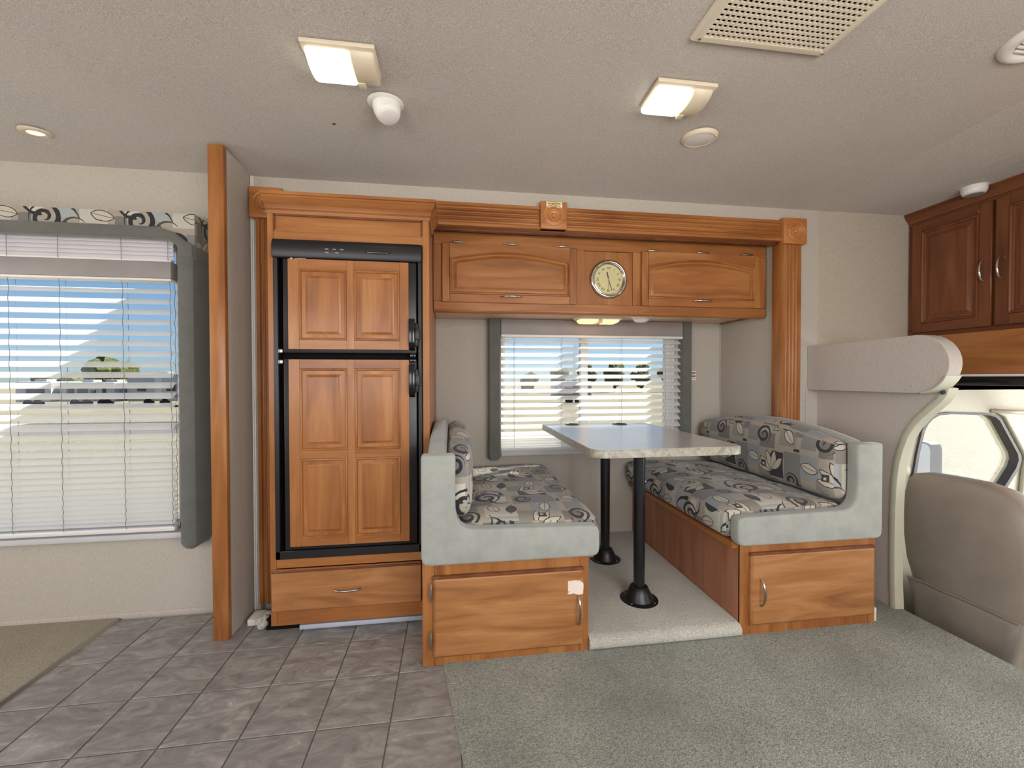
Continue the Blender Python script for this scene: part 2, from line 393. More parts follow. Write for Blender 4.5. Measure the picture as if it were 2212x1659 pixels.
# printed upholstery: patches, scrolls, leaves
def fabric():
    t = NT('fabric_print')
    uvn = t.n('ShaderNodeUVMap'); uvn.uv_map = 'UVMap'
    sp = t.n('ShaderNodeSeparateXYZ'); t.l(uvn.outputs[0], sp.inputs[0])
    U0 = S(t, sp.outputs[0])*.76; V0 = S(t, sp.outputs[1])*.76
    nz = t.noise(uvn.outputs[0], 26, 2); wob = (S(t, nz)-.5)*.006
    TU, TV = .27, .34
    u = ((U0+wob)/TU+10.0).fract(); v = ((V0+wob)/TV+10.0).fract()
    X = u*TU; Y = v*TV            # metres inside one repeat
    base = lin((166, 157, 143)); col = base
    def over(mask, rgb):
        nonlocal col
        col = t.mix(mask, col, lin(rgb))
    def rect(x0, x1, y0, y1):
        return ((X-(x0+x1)/2).abs() < (x1-x0)/2)*((Y-(y0+y1)/2).abs() < (y1-y0)/2)
    def wrap(d, T): return ((d/T+.5+10.0).fract()-.5)*T
    def loc(cx, cy, a):
        dx = wrap(X-cx, TU); dy = wrap(Y-cy, TV); ca, sa = cos(a), sin(a)
        return dx*ca+dy*sa, dy*ca-dx*sa
    def vesica(cx, cy, a, L, w):
        # pointed leaf: signed distance-like value, <0 inside
        p, q = loc(cx, cy, a)
        R = (L*L+w*w)/(2*w); q2 = q.abs()+(R-w)
        return (p*p+q2*q2).sqrt()-R, p, q
    def scroll(cx, cy, a, b, rmax, w, hand=1):
        p, q = loc(cx, cy, a); r = (p*p+q*q).sqrt(); th = t.math('ARCTAN2', q*hand, p)
        k = (r/b - th/(2*pi)+10.0).fract(); d = (k-.5).abs()
        wid = r*(w/rmax)+w*.55
        return (d*b < wid)*(r < rmax)*(r > b*.28)
    def arc(cx, cy, a, R, w, a0, a1):
        p, q = loc(cx, cy, a); r = (p*p+q*q).sqrt(); th = t.math('ARCTAN2', q, p)
        tt = (th-a0)/(a1-a0)
        return ((r-R).abs() < (tt*w+.0008))*(tt > 0.0)*(tt < 1.0)
    for r_, c_ in [((0, .075, .20, .34), (128, 126, 124)), ((.075, .15, .23, .31), (196, 190, 178)), ((.17, .25, .10, .20), (192, 188, 178)),
                   ((.20, .27, .25, .34), (146, 150, 152)), ((.02, .10, .02, .10), (146, 140, 130)), ((.12, .20, .0, .06), (122, 117, 110)),
                   ((.10, .16, .12, .2), (164, 170, 172)), ((.21, .27, .02, .08), (134, 133, 130)), ((.03, .07, .13, .18), (200, 195, 184)), ((.0, .035, .06, .13), (120, 118, 114)), ((.15, .21, .20, .26), (140, 134, 124))]:
        over(rect(*r_), c_)
    # dark patch with a fan of pale petals
    over(rect(.078, .150, .232, .332)*((X*1.2+Y) < .488), (44, 45, 50))
    for k, (a, L) in enumerate([(.1, .036), (.6, .042), (1.15, .043), (1.7, .040), (2.25, .034)]):
        d, p, q = vesica(.130+.038*cos(a), .255+.038*sin(a), a, L, .0125)
        over(d < .0018, (44, 45, 50)); over(d < -.0007, (196, 186, 170))
    # solid leaf, outlined leaves
    d, p, q = vesica(.225, .185, 0.15, .036, .018); over(d < 0.0, (48, 50, 55))
    over((q.abs() < .0012)*(p.abs() < .045), (54, 56, 60))
    for cx, cy, a in [(.235, .295, .2), (.235, .13, -.2), (.055, .055, .8)]:
        d, p, q = vesica(cx, cy, a, .034, .017); over(d < .0014, (46, 46, 48)); over(d < -.0012, (196, 188, 172))
        over((q.abs() < .0009)*(p.abs() < .036), (70, 66, 62))
    # scrolls
    over(scroll(.072, .118, .4, .027, .046, .0062, 1), (38, 40, 46))
    over(arc(.100, .098, .0, .072, .0075, .25, 1.75), (38, 40, 46))
    over(arc(.052, .168, 2.6, .040, .006, 0.0, 2.4), (38, 40, 46))
    over(scroll(.040, .236, 2.4, .019, .029, .0048, -1), (40, 42, 48))
    over(scroll(.180, .050, 1.2, .021, .036, .0046, 1), (50, 51, 56))
    over(arc(.155, .085, .6, .035, .004, 0.0, 2.2), (70, 68, 66))
    # small squares
    over(rect(.165, .19, .262, .288), (58, 60, 64)); over(rect(.173, .182, .268, .278), (196, 190, 178))
    over(rect(.005, .03, .005, .016), (48, 48, 52))
    over(rect(.105, .135, .07, .105), (60, 58, 56)); over(rect(.108, .132, .073, .102), (178, 172, 160)); over(rect(.114, .126, .08, .095), (96, 94, 92))
    cc = t.coord()
    w1 = t.n('ShaderNodeMapping'); t.l(uvn.outputs[0], w1.inputs[0]); w1.inputs['Scale'].default_value = (40, 700, 1)
    n1 = t.noise(w1.outputs[0], 1.0, 2, .6)
    col = t.mix(t.ramp(n1, [(.35, (0, 0, 0, 1)), (.7, (.3, .3, .3, 1))]), col, t.mix(.5, col, lin((120, 112, 100))))
    t.pbr(col, .85, 0, t.bump(n1, .15, .001), .2, .15)
fabric()

t = NT('ground'); c = t.coord(); n1 = t.noise(c, 1.2, 5, .65); n2 = t.noise(c, 14, 3, .7); n3 = t.noise(c, .08, 3)
col = t.ramp(n2, [(.3, lin((104, 96, 82))), (.55, lin((132, 123, 106))), (.75, lin((150, 142, 126)))])
col = t.mix(t.ramp(n1, [(.4, (0, 0, 0, 1)), (.7, (.5, .5, .5, 1))]), col, lin((112, 108, 84)))
t.pbr(col, .95, 0, t.bump(n2, .6, .05), .1)
t = NT('foliage'); c = t.mapping(t.coord(), rnd=True); n1 = t.noise(c, 2.5, 5, .7)
t.pbr(t.ramp(n1, [(.3, lin((62, 70, 44))), (.55, lin((96, 104, 66))), (.75, lin((128, 132, 88)))]), .9, 0, t.bump(n1, 1.0, .3), .1)
# ================================================================== THE ROOM
W, YB = 2.117, 2.667            # coach side wall, back wall of the slide-out
HC = 2.03
def ceil_z(x, y):
    crown = 2.11 - .08*((y-.94)/1.177)**2
    if x <= 2.07: return crown
    k = min(1.0, (x-2.07)/.35); return crown*(1-k) + 2.032*k

# floor with vinyl tiles
mb = MB(); mb.box(-3.3, 2.08, -.75, W, -.06, -.004); floor = struct('floor', mb, 'vinyl_grout', 0, 'grey stone-look vinyl floor by the fridge')
TS = .2224
def tile_mesh(x0, x1, y0, y1):
    m = MB(); bm = .0022
    m.prism([(x0+bm, y0+bm), (x1-bm, y0+bm), (x1-bm, y1-bm), (x0+bm, y1-bm)], 'z', -.004, 0.0, .0012, 1)
    return m
shared = {}
for i in range(-1, 7):
    for k in range(-6, 3):
        x1 = -.1993 - (i-1)*TS - TS + TS; x0 = x1 - TS
        x0 = -.1993 - i*TS; x1 = x0 + TS
        y0 = 1.5784 + k*TS; y1 = min(y0+TS, W-.004)
        key = round(y1-y0, 4)
        if key not in shared:
            o = obj('tile', tile_mesh(-TS/2, TS/2, 0, y1-y0), 'vinyl_tile', floor, 0, local=True); shared[key] = o
        else:
            o = shared[key].copy(); COL.objects.link(o); o.parent = floor
        o.location = ((x0+x1)/2, y0, 0.0006)

def carpet_slab(name, pts, z0, z1, mat, label, bev=.006):
    m = MB(); m.prism(pts, 'z', z0, z1, bev, 2); return struct(name, m, mat, 50, label)
carpet_slab('floor_carpet', [(-.075, 1.80), (-.037, 1.579), (.028, 1.166), (.12, .60), (.2, -.75), (2.085, -.75), (2.085, 1.70), (2.05, 1.70), (2.05, W), (-.075, W)], -.01, .008, 'carpet', 'sage grey carpet covering the living area floor')
carpet_slab('floor_carpet_hall', [(-3.3, -.75), (-1.502, -.75), (-1.50, W), (-3.3, W)], -.01, .010, 'carpet_hall', 'beige carpet at the left beyond the vinyl')
m = MB(); m.prism([(-1.508, .0), (-1.488, .0), (-1.491, .008), (-1.498, .012), (-1.505, .010)], 'y', -.75, W); struct('trim_1', m, 'nickel', 40, 'thin metal strip between vinyl and hall carpet')

# ceiling
nx, ny = 44, 30; vs = []; fs = []
xs = [-3.3+(2.07+3.3)*i/24 for i in range(25)] + [2.07+(.62)*i/8 for i in range(1, 9)] + [3.4]
ys = [-.75+(W+.75)*j/ny for j in range(ny+1)]
for x in xs:
    for y in ys: vs.append((x, y, ceil_z(x, y)))
n = len(ys)
for i in range(len(xs)-1):
    for j in range(ny): fs.append([i*n+j, (i+1)*n+j, (i+1)*n+j+1, i*n+j+1])
top = len(vs); vs += [(x, y, z+.05) for x, y, z in vs[:]]
fs += [[a+top for a in f] for f in fs[:]]
m = MB(); m.add(vs, fs); struct('ceiling', m, 'ceiling_fabric', 4, 'fuzzy taupe fabric ceiling')
m = MB(); m.box(-3.4, 3.45, -.8, W+.05, 2.18, 2.22); struct('roof_panel', m, 'exterior_wall', 0, 'coach roof above the ceiling')
mm = MB(); mm.lathe([(.0, 0), (.006, 0.001), (.004, .004), (0, .005)], 10, Matrix.Translation((-.45, 1.72, ceil_z(0, 1.72)-.003)))
obj('ceiling_speck', mm, 'wood_dark_y', None, 35, (-.45, 1.72, ceil_z(0, 1.72)), 'tiny dark brown speck on the ceiling below the left lamp', 'speck')

def wall_y(name, y0, y1, rects, mat, label):
    m = MB()
    for x0, x1, z0, z1 in rects: m.box(x0, x1, y0, y1, z0, z1)
    return struct(name, m, mat, 0, label)
# side wall, left of the partition, with the hole of the left window
WX0, WX1, WZ0, WZ1 = -2.15, -1.225, .40, 1.70
wall_y('wall_back', W, W+.05, [(-3.3, WX0, -.06, 2.2), (WX1, -.90, -.06, 2.2), (WX0, WX1, -.06, WZ0), (WX0, WX1, WZ1, 2.2),
       (-.90, 1.93, 1.866, 2.2), (1.93, 2.05, -.06, 2.2)], 'wallpaper', 'linen-look beige wall with the left window')
wall_y('wall_right', W, W+.05, [(2.05, 3.4, 1.0, 2.2)], 'wallpaper_cross', 'beige wall above the bunk end, cross-grained paper')
# slide-out box
DX0, DX1, DZ0, DZ1 = .315, 1.50, .62, 1.50
wall_y('wall_slide_back', YB, YB+.045, [(-.95, DX0, -.10, 1.98), (DX1, 1.90, -.10, 1.98), (DX0, DX1, -.10, DZ0), (DX0, DX1, DZ1, 1.98)], 'wallpaper', 'beige slide-out wall around the dinette window')
m = MB(); m.box(1.826, 1.90, W+.052, YB+.045, -.10, 1.98); struct('wall_slide_right', m, 'wallpaper', 0, 'beige end wall of the slide-out')
m = MB(); m.box(-.95, -.905, W+.05, YB+.045, -.10, 1.98); struct('wall_slide_left', m, 'wallpaper', 0, 'hidden end wall of the slide-out')
m = MB(); m.box(-.905, 1.826, W+.0505, YB, 1.862, 1.98); struct('ceiling_slide', m, 'wallpaper', 0, 'beige ceiling strip inside the slide-out')
m = MB(); m.box(-.905, 1.826, W+.05, YB, -.14, .012); struct('floor_slide', m, 'exterior_wall', 0, 'slide-out floor tray')
# outer slide shell edge (gives the coach its real outside)
m = MB(); m.box(-.99, -.95, W+.05, YB+.09, -.2, 2.0, .01); m.box(1.90, 1.94, W+.05, YB+.09, -.2, 2.0, .01); m.box(-.99, 1.94, W+.05, YB+.09, 1.98, 2.0, .005)
struct('slide_shell', m, 'exterior_white', 40, 'white outer shell of the slide-out')
# seams and corner trims on walls
m = MB(); m.box(1.820, 1.828, YB-.006, YB, .05, 1.45, .002); struct('trim_2', m, 'wallpaper', 40, 'thin corner bead in the slide-out')
m = MB(); m.box(1.938, 1.944, W-.003, W, 0, 2.03, .001); m.box(1.975, 1.985, W-.004, W, 0, 1.03, .001); struct('trim_3', m, 'wallpaper_bunk', 40, 'thin wall seams right of the slide-out')
m = MB(); m.box(-.918, -.911, W-.006, W, .0, 2.03, .002); m.box(-.925, -.918, W-.010, W, 0, 2.03, .002); struct('trim_4', m, 'white_plastic', 40, 'white bead in the corner behind the partition')
m = MB(); m.box(-3.3, -.985, W-.006, W, .005, .03, .002); struct('baseboard_back', m, 'wallpaper_bunk', 40, 'low pale base strip under the left window')
# walls behind and beside the camera, with window openings
m = MB()
for x0, x1, z0, z1 in [(-3.3, -2.0, -.06, 2.2), (-.40, .20, -.06, 2.2), (1.80, 3.4, -.06, 2.2), (-2.0, -.40, -.06, .8), (.20, 1.80, -.06, .8), (-2.0, -.40, 1.7, 2.2), (.20, 1.80, 1.7, 2.2)]:
    m.box(x0, x1, -.80, -.75, z0, z1)
struct('wall_front', m, 'wallpaper', 0, 'wall behind the viewer with two windows')
m = MB(); m.box(-3.45, -3.40, -.75, W, -.06, 2.2); struct('wall_left', m, 'wallpaper', 0, 'far left end wall')

# partition with wood post
pt = thing('partition', 'narrow beige partition wall with an orange wood post, left of the fridge', 'partition', (-.955, 2.0, 0))
m = MB(); m.box(-.975, -.928, 1.90, W, 0.0, ceil_z(0, 2.0)-.004); obj('panel', m, 'wallpaper', pt, 0)
m = MB(); m.prism([(-.985, 1.880), (-.924, 1.880), (-.924, 1.905), (-.985, 1.905)], 'z', 0.0, 2.041, 0, 1); m2 = MB(); m2.box(-.985, -.924, 1.878, 1.905, .0, 2.046, .004)
obj('post', m2, 'wood_z', pt, 40)

# slide-out casing: header, jambs, rosette blocks
def flutes(a0, a1, front, depth, n=4, edge=.012):
    # profile across the board: flat edge, n round flutes, flat edge
    pts = [(a0, front+depth), (a0, front)]; w = (a1-a0-2*edge)/n
    for i in range(n):
        s = a0+edge+i*w
        pts += [(s+.002, front)] + [(s+w*.5-cos(pi*q/6)*(w*.5-.003), front+sin(pi*q/6)*.011) for q in range(1, 6)] + [(s+w-.002, front)]
    pts += [(a1, front), (a1, front+depth)]
    return pts
cs = thing('slide_casing', 'fluted orange wood casing with rosette blocks around the slide-out opening', 'trim', (.5, 2.1, 0))
m = MB(); prof = flutes(1.842, 1.955, W-.025, .05)
m.prism([(y, z) for z, y in prof], 'x', -.79, 1.80); obj('header', m, 'wood_x', cs, 50)
m = MB(); m.box(-.79, 1.815, W+.026, W+.05, 1.835, 1.86); obj('header_return', m, 'wood_dark_y', cs, 0)
m = MB(); m.prism([(x, y) for x, y in flutes(1.813, 1.922, W-.022, .022)], 'z', .0, 1.828); obj('jamb', m, 'wood_z', cs, 50)
m = MB(); m.prism([(x, y) for x, y in flutes(-.896, -.787, W-.022, .022)], 'z', .03, 1.83); obj('jamb', m, 'wood_z', cs, 50)
m = MB(); m.box(1.806, 1.8255, W-.02, W+.055, .0, 1.84, .002); obj('jamb_return', m, 'wood_z', cs, 40)
m = MB(); m.box(-.86, -.84, W-.02, W+.045, .03, 1.84, .002); obj('jamb_return', m, 'wood_z', cs, 40)
def rosette(xc, zc, s, parent, nm='rosette_block'):
    m = MB(); h = s/2
    m.box(xc-h, xc+h, W-.040, W, zc-h, zc+h, .003)
    b = obj(nm, m, 'wood_block', parent, 40)
    m = MB(); R = Matrix.Translation((xc, W-.0395, zc-.003)) @ Matrix.Rotation(pi/2, 4, 'X')
    k = s/.14
    m.lathe([(.057*k, -.002), (.0565*k, .002), (.053*k, .003), (.050*k, .0005), (.040*k, .0045), (.036*k, .006), (.033*k, .002), (.030*k, .0015), (.028*k, .006), (.025*k, .007), (.018*k, .004), (.013*k, .003), (.012*k, .0065), (.008*k, .010), (0, .011)], 40, R)
    obj('rosette', m, 'wood_block', b, 60)
    return b
b1 = rosette(.509, 1.91, .136, cs)
rosette(1.869, 1.896, .141, cs)
rosette(-.848, 1.898, .140, cs)
# caution label on the middle block
lb = thing('caution_label', 'small white and yellow caution label on the middle rosette block', 'label', (.512, W-.0415, 1.962))
m = MB(); m.box(.470, .551, W-.0412, W-.0402, 1.947, 1.975); obj('label_paper', m, 'print_white', lb, 0)
m = MB(); m.box(.475, .546, W-.0418, W-.0412, 1.961, 1.972); obj('yellow_band', m, 'print_yellow', lb, 0)
text('lettering', 'CAUTION', .0115, (.515, W-.0420, 1.9665), '-y', 'print_dark', lb)
m = MB(); m.add([(.479, W-.0421, 1.9635), (.487, W-.0421, 1.9635), (.483, W-.0421, 1.9705), (.479, W-.0418, 1.9635), (.487, W-.0418, 1.9635), (.483, W-.0418, 1.9705)], [[0, 1, 2], [3, 5, 4], [0, 3, 4, 1], [1, 4, 5, 2], [2, 5, 3, 0]]); obj('warning_mark', m, 'print_dark', lb, 0)
for k, (a, b) in enumerate([(.478, .503), (.507, .524), (.528, .545), (.480, .498), (.502, .540)]):
    z = 1.957 if k < 3 else 1.9525
    m = MB(); m.box(a, b, W-.0416, W-.0411, z-.001, z+.001); obj('print_line', m, 'print_grey', lb, 0)

# ---------------------------------------------------------------- left window
def pane(name, x0, x1, z0, z1, y, parent):
    m = MB(); m.box(x0, x1, y, y+.004, z0, z1); return obj(name, m, 'glass', parent, 0)
w1 = thing('window_1', 'large window behind the blind at the left', 'window', ((WX0+WX1)/2, W, WZ0)); w1['kind'] = 'structure'; del w1['category']
def frame_rect(m, x0, x1, z0, z1, y0, y1, t, bev=.004):
    m.box(x0, x0+t, y0, y1, z0, z1, bev); m.box(x1-t, x1, y0, y1, z0, z1, bev)
    m.box(x0, x1, y0, y1, z0, z0+t, bev); m.box(x0, x1, y0, y1, z1-t, z1, bev)
m = MB(); frame_rect(m, WX0, WX1, WZ0, WZ1, W+.015, W+.055, .03); obj('window_frame', m, 'window_frame', w1, 40)
m = MB(); m.box(WX0, WX1, W+.012, W+.055, .838, .888, .006); obj('cross_rail', m, 'window_frame', w1, 40)
pane('pane', WX0+.02, WX1-.02, .885, WZ1-.02, W+.035, w1); pane('pane', WX0+.02, WX1-.02, WZ0+.02, .84, W+.035, w1)
m = MB(); m.box(WX0-.02, WX1+.02, W-.03, W+.0, .366, .392, .004); obj('window_sill', m, 'window_frame', w1, 40)

def slat_mb(x0, x1, w, t):
    # curved slat across x, chord w, tilt t: inner edge low
    m = MB(); pts = []
    for q in range(5):
        s = -.5+q/4; bow = .0025*(1-(2*s)**2)
        pts.append((s*w, bow))
    pts += [(a, b-.0008) for a, b in pts[::-1]]
    c, s_ = cos(t), sin(t)
    m.prism([(a*c-b*s_, a*s_+b*c) for a, b in pts], 'x', x0, x1); return m
def blind(label, name, x0, x1, yc, zs, tilt, width, cords, ztop, zbot, mat='slat', group=None):
    o = thing(name, label, 'blind', ((x0+x1)/2, yc, zbot))
    proto = None
    for k, z in enumerate(zs):
        key = tilt[k]
        if proto is None or proto[0] != key:
            s = obj('slat', slat_mb(x0-(x0+x1)/2, x1-(x0+x1)/2, width, key), mat, o, 50, local=True); proto = (key, s)
        else:
            s = proto[1].copy(); COL.objects.link(s); s.parent = o
        s.location = (0, 0, z-zbot)
    m = MB(); m.box(x0, x1, yc-.014, yc+.014, zbot, zbot+.022, .006); obj('bottom_rail', m, 'white_plastic', o, 40)
    for cx in cords:
        m = MB()
        for dy in (-.016, .016):
            pth = []
            zz = [ztop]+list(zs)+[zbot+.02]
            for q, z in enumerate(zz): pth.append((cx + (.003 if q % 2 else -.001), yc+dy, z))
            m.tube(pth, .0011, 5)
        obj('ladder_cord', m, 'cord', o, 50)
    return o
zl = [1.478-.0465*i for i in range(13)]; zz = zl[-1]
for d in (.045, .042, .038, .034, .031, .029, .028, .027, .026, .025, .023, .022, .021, .020, .020, .019, .018): zl.append(zl[-1]-d)
zl = [z for z in zl if z > .45]
def tilts(zs, zc): return [radians(38) if z > zc else radians(34) for z in zs]
bl1 = blind('white see-through slat blind filling the left window below the grey rail', 'venetian_blind', -2.13, -1.235, W-.036, zl, tilts(zl, .86), .042, (-1.862, -1.672, -1.43, -1.229-.012), 1.518, .405)
# upper blind section: closed stacked slats
ub = thing('venetian_blind', 'short stack of closed white slats above the grey rail in the left window', 'blind', (-1.68, W-.04, 1.615))
for k in range(5):
    z = 1.70-.018*k
    s = obj('slat', slat_mb(-.45, .45, .024, radians(68)), 'slat_closed', ub, 50, local=True); s.location = (0, 0, z-1.615)
m = MB(); m.box(-2.13, -1.235, W-.052, W-.026, 1.606, 1.618, .004); obj('bottom_rail', m, 'white_plastic', ub, 40)
for cx in (-1.862, -1.672, -1.43, -1.245):
    m = MB(); m.tube([(cx, W-.055, 1.72), (cx, W-.055, 1.61)], .0011, 5); obj('ladder_cord', m, 'cord', ub, 50)
m = MB(); m.box(-2.13, -1.23, W-.062, W-.008, 1.530, 1.606, .005); hr = obj('headrail', m, 'headrail', bl1, 40)
m = MB(); m.box(-2.13, -1.23, W-.064, W-.010, 1.520, 1.530, .003); obj('lower_lip', m, 'white_plastic', hr, 40)

# valance with printed top and padded grey border
va = thing('valance', 'window valance with printed fabric top and padded grey side leg, at the left', 'valance', (-1.65, W-.05, .34))
def uvxz(c, n):
    if abs(n.x) > .7: return (c.y+.1, c.z+.18)
    if abs(n.z) > .7: return (c.x, c.y)
    return (c.x, c.z+.18)
m = MB(); m.prism([(-2.6, 1.70), (-1.20, 1.70), (-1.16, 1.62), (-1.111, 1.62), (-1.111, 1.806), (-2.6, 1.806)], 'y', W-.10, W-.088, .002); m.box(-1.122, -1.1105, W-.095, W-.002, 1.64, 1.8065, .002); obj('printed_top', m, 'fabric_print', va, 40, uv=uvxz)
def border(y0, y1):
    out = [(-2.6, 1.742), (-1.30, 1.742), (-1.24, 1.738), (-1.19, 1.722), (-1.150, 1.690), (-1.112, 1.668), (-1.112, 1.612), (-1.170, 1.612), (-1.171, 1.640), (-1.176, 1.662), (-1.200, 1.682), (-1.240, 1.690), (-1.30, 1.692), (-2.6, 1.688)]
    return out
m = MB(); m.prism(border(0, 0), 'y', W-.118, W-.090, .008, 3); m.box(-1.126, -1.107, W-.105, W-.002, 1.606, 1.668, .006); obj('padded_border', m, 'suede_valance_shaded', va, 50)
m = MB()
L = []
for z, i in [(.338, .030), (.342, .018), (.352, .007), (.368, 0), (1.66, 0)]:
    L.append([(-1.176+i, W-.108+i*.5, z), (-1.166+i*.6, W-.114+i*.6, z), (-1.125-i*.6, W-.114+i*.6, z), (-1.115-i*.8, W-.108+i*.5, z), (-1.107-i*.8, W-.004, z), (-1.176+i, W-.004, z)])
m.loops(L, True, True, True); obj('side_leg', m, 'suede_valance_shaded', va, 50)

# ---------------------------------------------------------------- dinette window
w2 = thing('window_2', 'sliding window over the dinette table', 'window', ((DX0+DX1)/2, YB, DZ0)); w2['kind'] = 'structure'; del w2['category']
m = MB(); frame_rect(m, DX0, DX1, DZ0, DZ1, YB+.01, YB+.05, .022); obj('window_frame', m, 'window_frame', w2, 40)
m = MB(); m.box(.835, .885, YB+.008, YB+.05, DZ0, DZ1, .004); obj('mullion', m, 'window_frame', w2, 40)
m = MB(); m.box(1.43, 1.482, YB+.012, YB+.045, DZ0, DZ1, .004); obj('screen_frame', m, 'window_frame', w2, 40)
pane('pane', DX0+.015, .85, DZ0+.015, DZ1-.015, YB+.03, w2); pane('pane', .87, DX1-.015, DZ0+.015, DZ1-.015, YB+.038, w2)
m = MB(); m.box(DX0-.01, DX1+.01, YB-.028, YB, .592, .622, .004); obj('window_sill', m, 'window_frame', w2, 40)
zd = [1.325-.0455*i for i in range(14)]
for d in (.03, .02, .018, .018, .017, .015): zd.append(zd[-1]-d)
zd = [z for z in zd if z > .645]
wv = thing('window_valance', 'grey headrail with padded fabric legs framing the dinette window', 'valance', (.9, YB-.03, .575))
bl2 = blind('white see-through slat blind in the dinette window', 'venetian_blind', .302, 1.508, YB-.034, zd, tilts(zd, .2), .040, (.385, .693, 1.095, 1.397), 1.345, .624)
m = MB(); m.box(.301, 1.513, YB-.066, YB-.004, 1.362, 1.4575, .003); hr = obj('headrail', m, 'headrail', wv, 40)
m = MB(); m.box(.301, 1.513, YB-.068, YB-.006, 1.346, 1.362, .003); obj('lower_lip', m, 'white_plastic', hr, 40)
def side_leg(x0, x1, z0, z1, label):
    m = MB(); L = []
    xm = (x0+x1)/2; h = (x1-x0)/2
    for z, k in [(z0, .45), (z0+.006, .75), (z0+.018, .95), (z0+.03, 1), (z1, 1)]:
        L.append([(xm-h*k, YB-.002, z), (xm-h*k, YB-.058, z), (xm-h*k*.8, YB-.068, z), (xm+h*k*.8, YB-.068, z), (xm+h*k, YB-.058, z), (xm+h*k, YB-.002, z)])
    m.loops(L, True, True, True)
    return obj('side_leg', m, 'suede_valance_shaded', wv, 50)
side_leg(.223, .300, .575, 1.4575, 'padded grey fabric strip left of the dinette window')
side_leg(1.514, 1.581, .575, 1.4575, 'padded grey fabric strip right of the dinette window')
# warning sticker on the slide-out wall
st = thing('warning_sticker', 'small white sticker with two red bars beside the dinette window', 'sticker', (1.615, YB-.001, 1.10))
m = MB(); m.box(1.584, 1.647, YB-.0012, YB, 1.073, 1.135); obj('sticker_paper', m, 'print_white', st, 0)
for z in (1.122, 1.100):
    m = MB(); m.box(1.587, 1.644, YB-.002, YB-.0011, z-.004, z+.004); obj('red_bar', m, 'print_red', st, 0)
for z, x1 in ((1.112, 1.638), (1.090, 1.64), (1.084, 1.643), (1.079, 1.62)):
    m = MB(); m.box(1.59, x1, YB-.0018, YB-.0011, z-.0012, z+.0012); obj('print_line', m, 'print_grey', st, 0)

# ---------------------------------------------------------------- cab bulkhead, bunk end
arch = [(1.692, 0), (1.698, .12), (1.700, .25), (1.699, .47), (1.694, .60), (1.684, .69), (1.668, .76), (1.647, .825), (1.62, .875), (1.59, .915), (1.545, .964), (1.515, .995), (1.498, 1.02), (1.490, 1.05)]
m = MB(); m.prism([(W, 0)]+arch+[(W, 1.05)], 'x', 2.05, 2.075); struct('wall_cab', m, 'wallpaper_bunk', 40, 'pinkish beige bulkhead beside the cab opening')
m = MB(); L = []
for i, (y, z) in enumerate(arch):
    a = arch[max(i-1, 0)]; b = arch[min(i+1, len(arch)-1)]
    tx, tz = b[0]-a[0], b[1]-a[1]; q = sqrt(tx*tx+tz*tz); nxn, nzn = -tz/q, tx/q     # outward into the opening
    if nxn > 0: nxn, nzn = -nxn, -nzn
    L.append([(2.044, y-nxn*.008, z-nzn*.008), (2.040, y+nxn*.004, z+nzn*.004), (2.044, y+nxn*.018, z+nzn*.018), (2.085, y+nxn*.022, z+nzn*.022), (2.085, y-nxn*.004, z-nzn*.004)])
m.loops(L, True, True, True); struct('trim_5', m, 'cab_plastic', 50, 'cream plastic edge moulding around the cab opening')
m = MB(); R = .126; cy, cz = 1.556, 1.147
out = [(W, 1.020), (cy, 1.021)] + [(cy-R*sin(pi*q/16), cz-R*cos(pi*q/16)) for q in range(1, 16)] + [(cy, 1.273), (W, 1.262)]
m.prism(out, 'x', 1.985, 2.05, .002, 1)
be = obj('bunk_end_panel', m, 'wallpaper_bunk', None, 40, (2.02, 1.8, 1.02), 'pale rounded bunk end panel projecting under the cab cabinets', 'panel')
m = MB(); L = []
for q in range(1, 7):
    a = pi*q/16
    y, z = cy-(R+.004)*sin(a), cz-(R+.004)*cos(a)
    y2, z2 = cy-(R-.002)*sin(a), cz-(R-.002)*cos(a)
    L.append([(1.980, y, z), (2.055, y, z), (2.055, y2, z2), (1.980, y2, z2)])
m.loops(L, True, True, True); obj('edge_strip', m, 'cab_plastic', be, 50)
m = MB(); m.lathe([(0, 0), (.010, 0), (.011, .004), (.006, .007), (0, .007)], 12, Matrix.Translation((2.042, 1.492, 1.028)) @ Matrix.Rotation(-pi/2, 4, 'Y')); obj('screw', m, 'window_frame_dark', be, 50)
for y, z in ((1.90, 1.20), (1.85, 1.16), (1.72, 1.15), (1.58, 1.24), (1.90, 1.06), (1.57, 1.05), (1.99, 1.13)):
    m = MB(); m.lathe([(0, 0), (.005, 0), (.004, .001), (0, .0012)], 8, Matrix.Translation((1.985, y, z)) @ Matrix.Rotation(-pi/2, 4, 'Y')); obj('rivet', m, 'wallpaper_cross', be, 50)
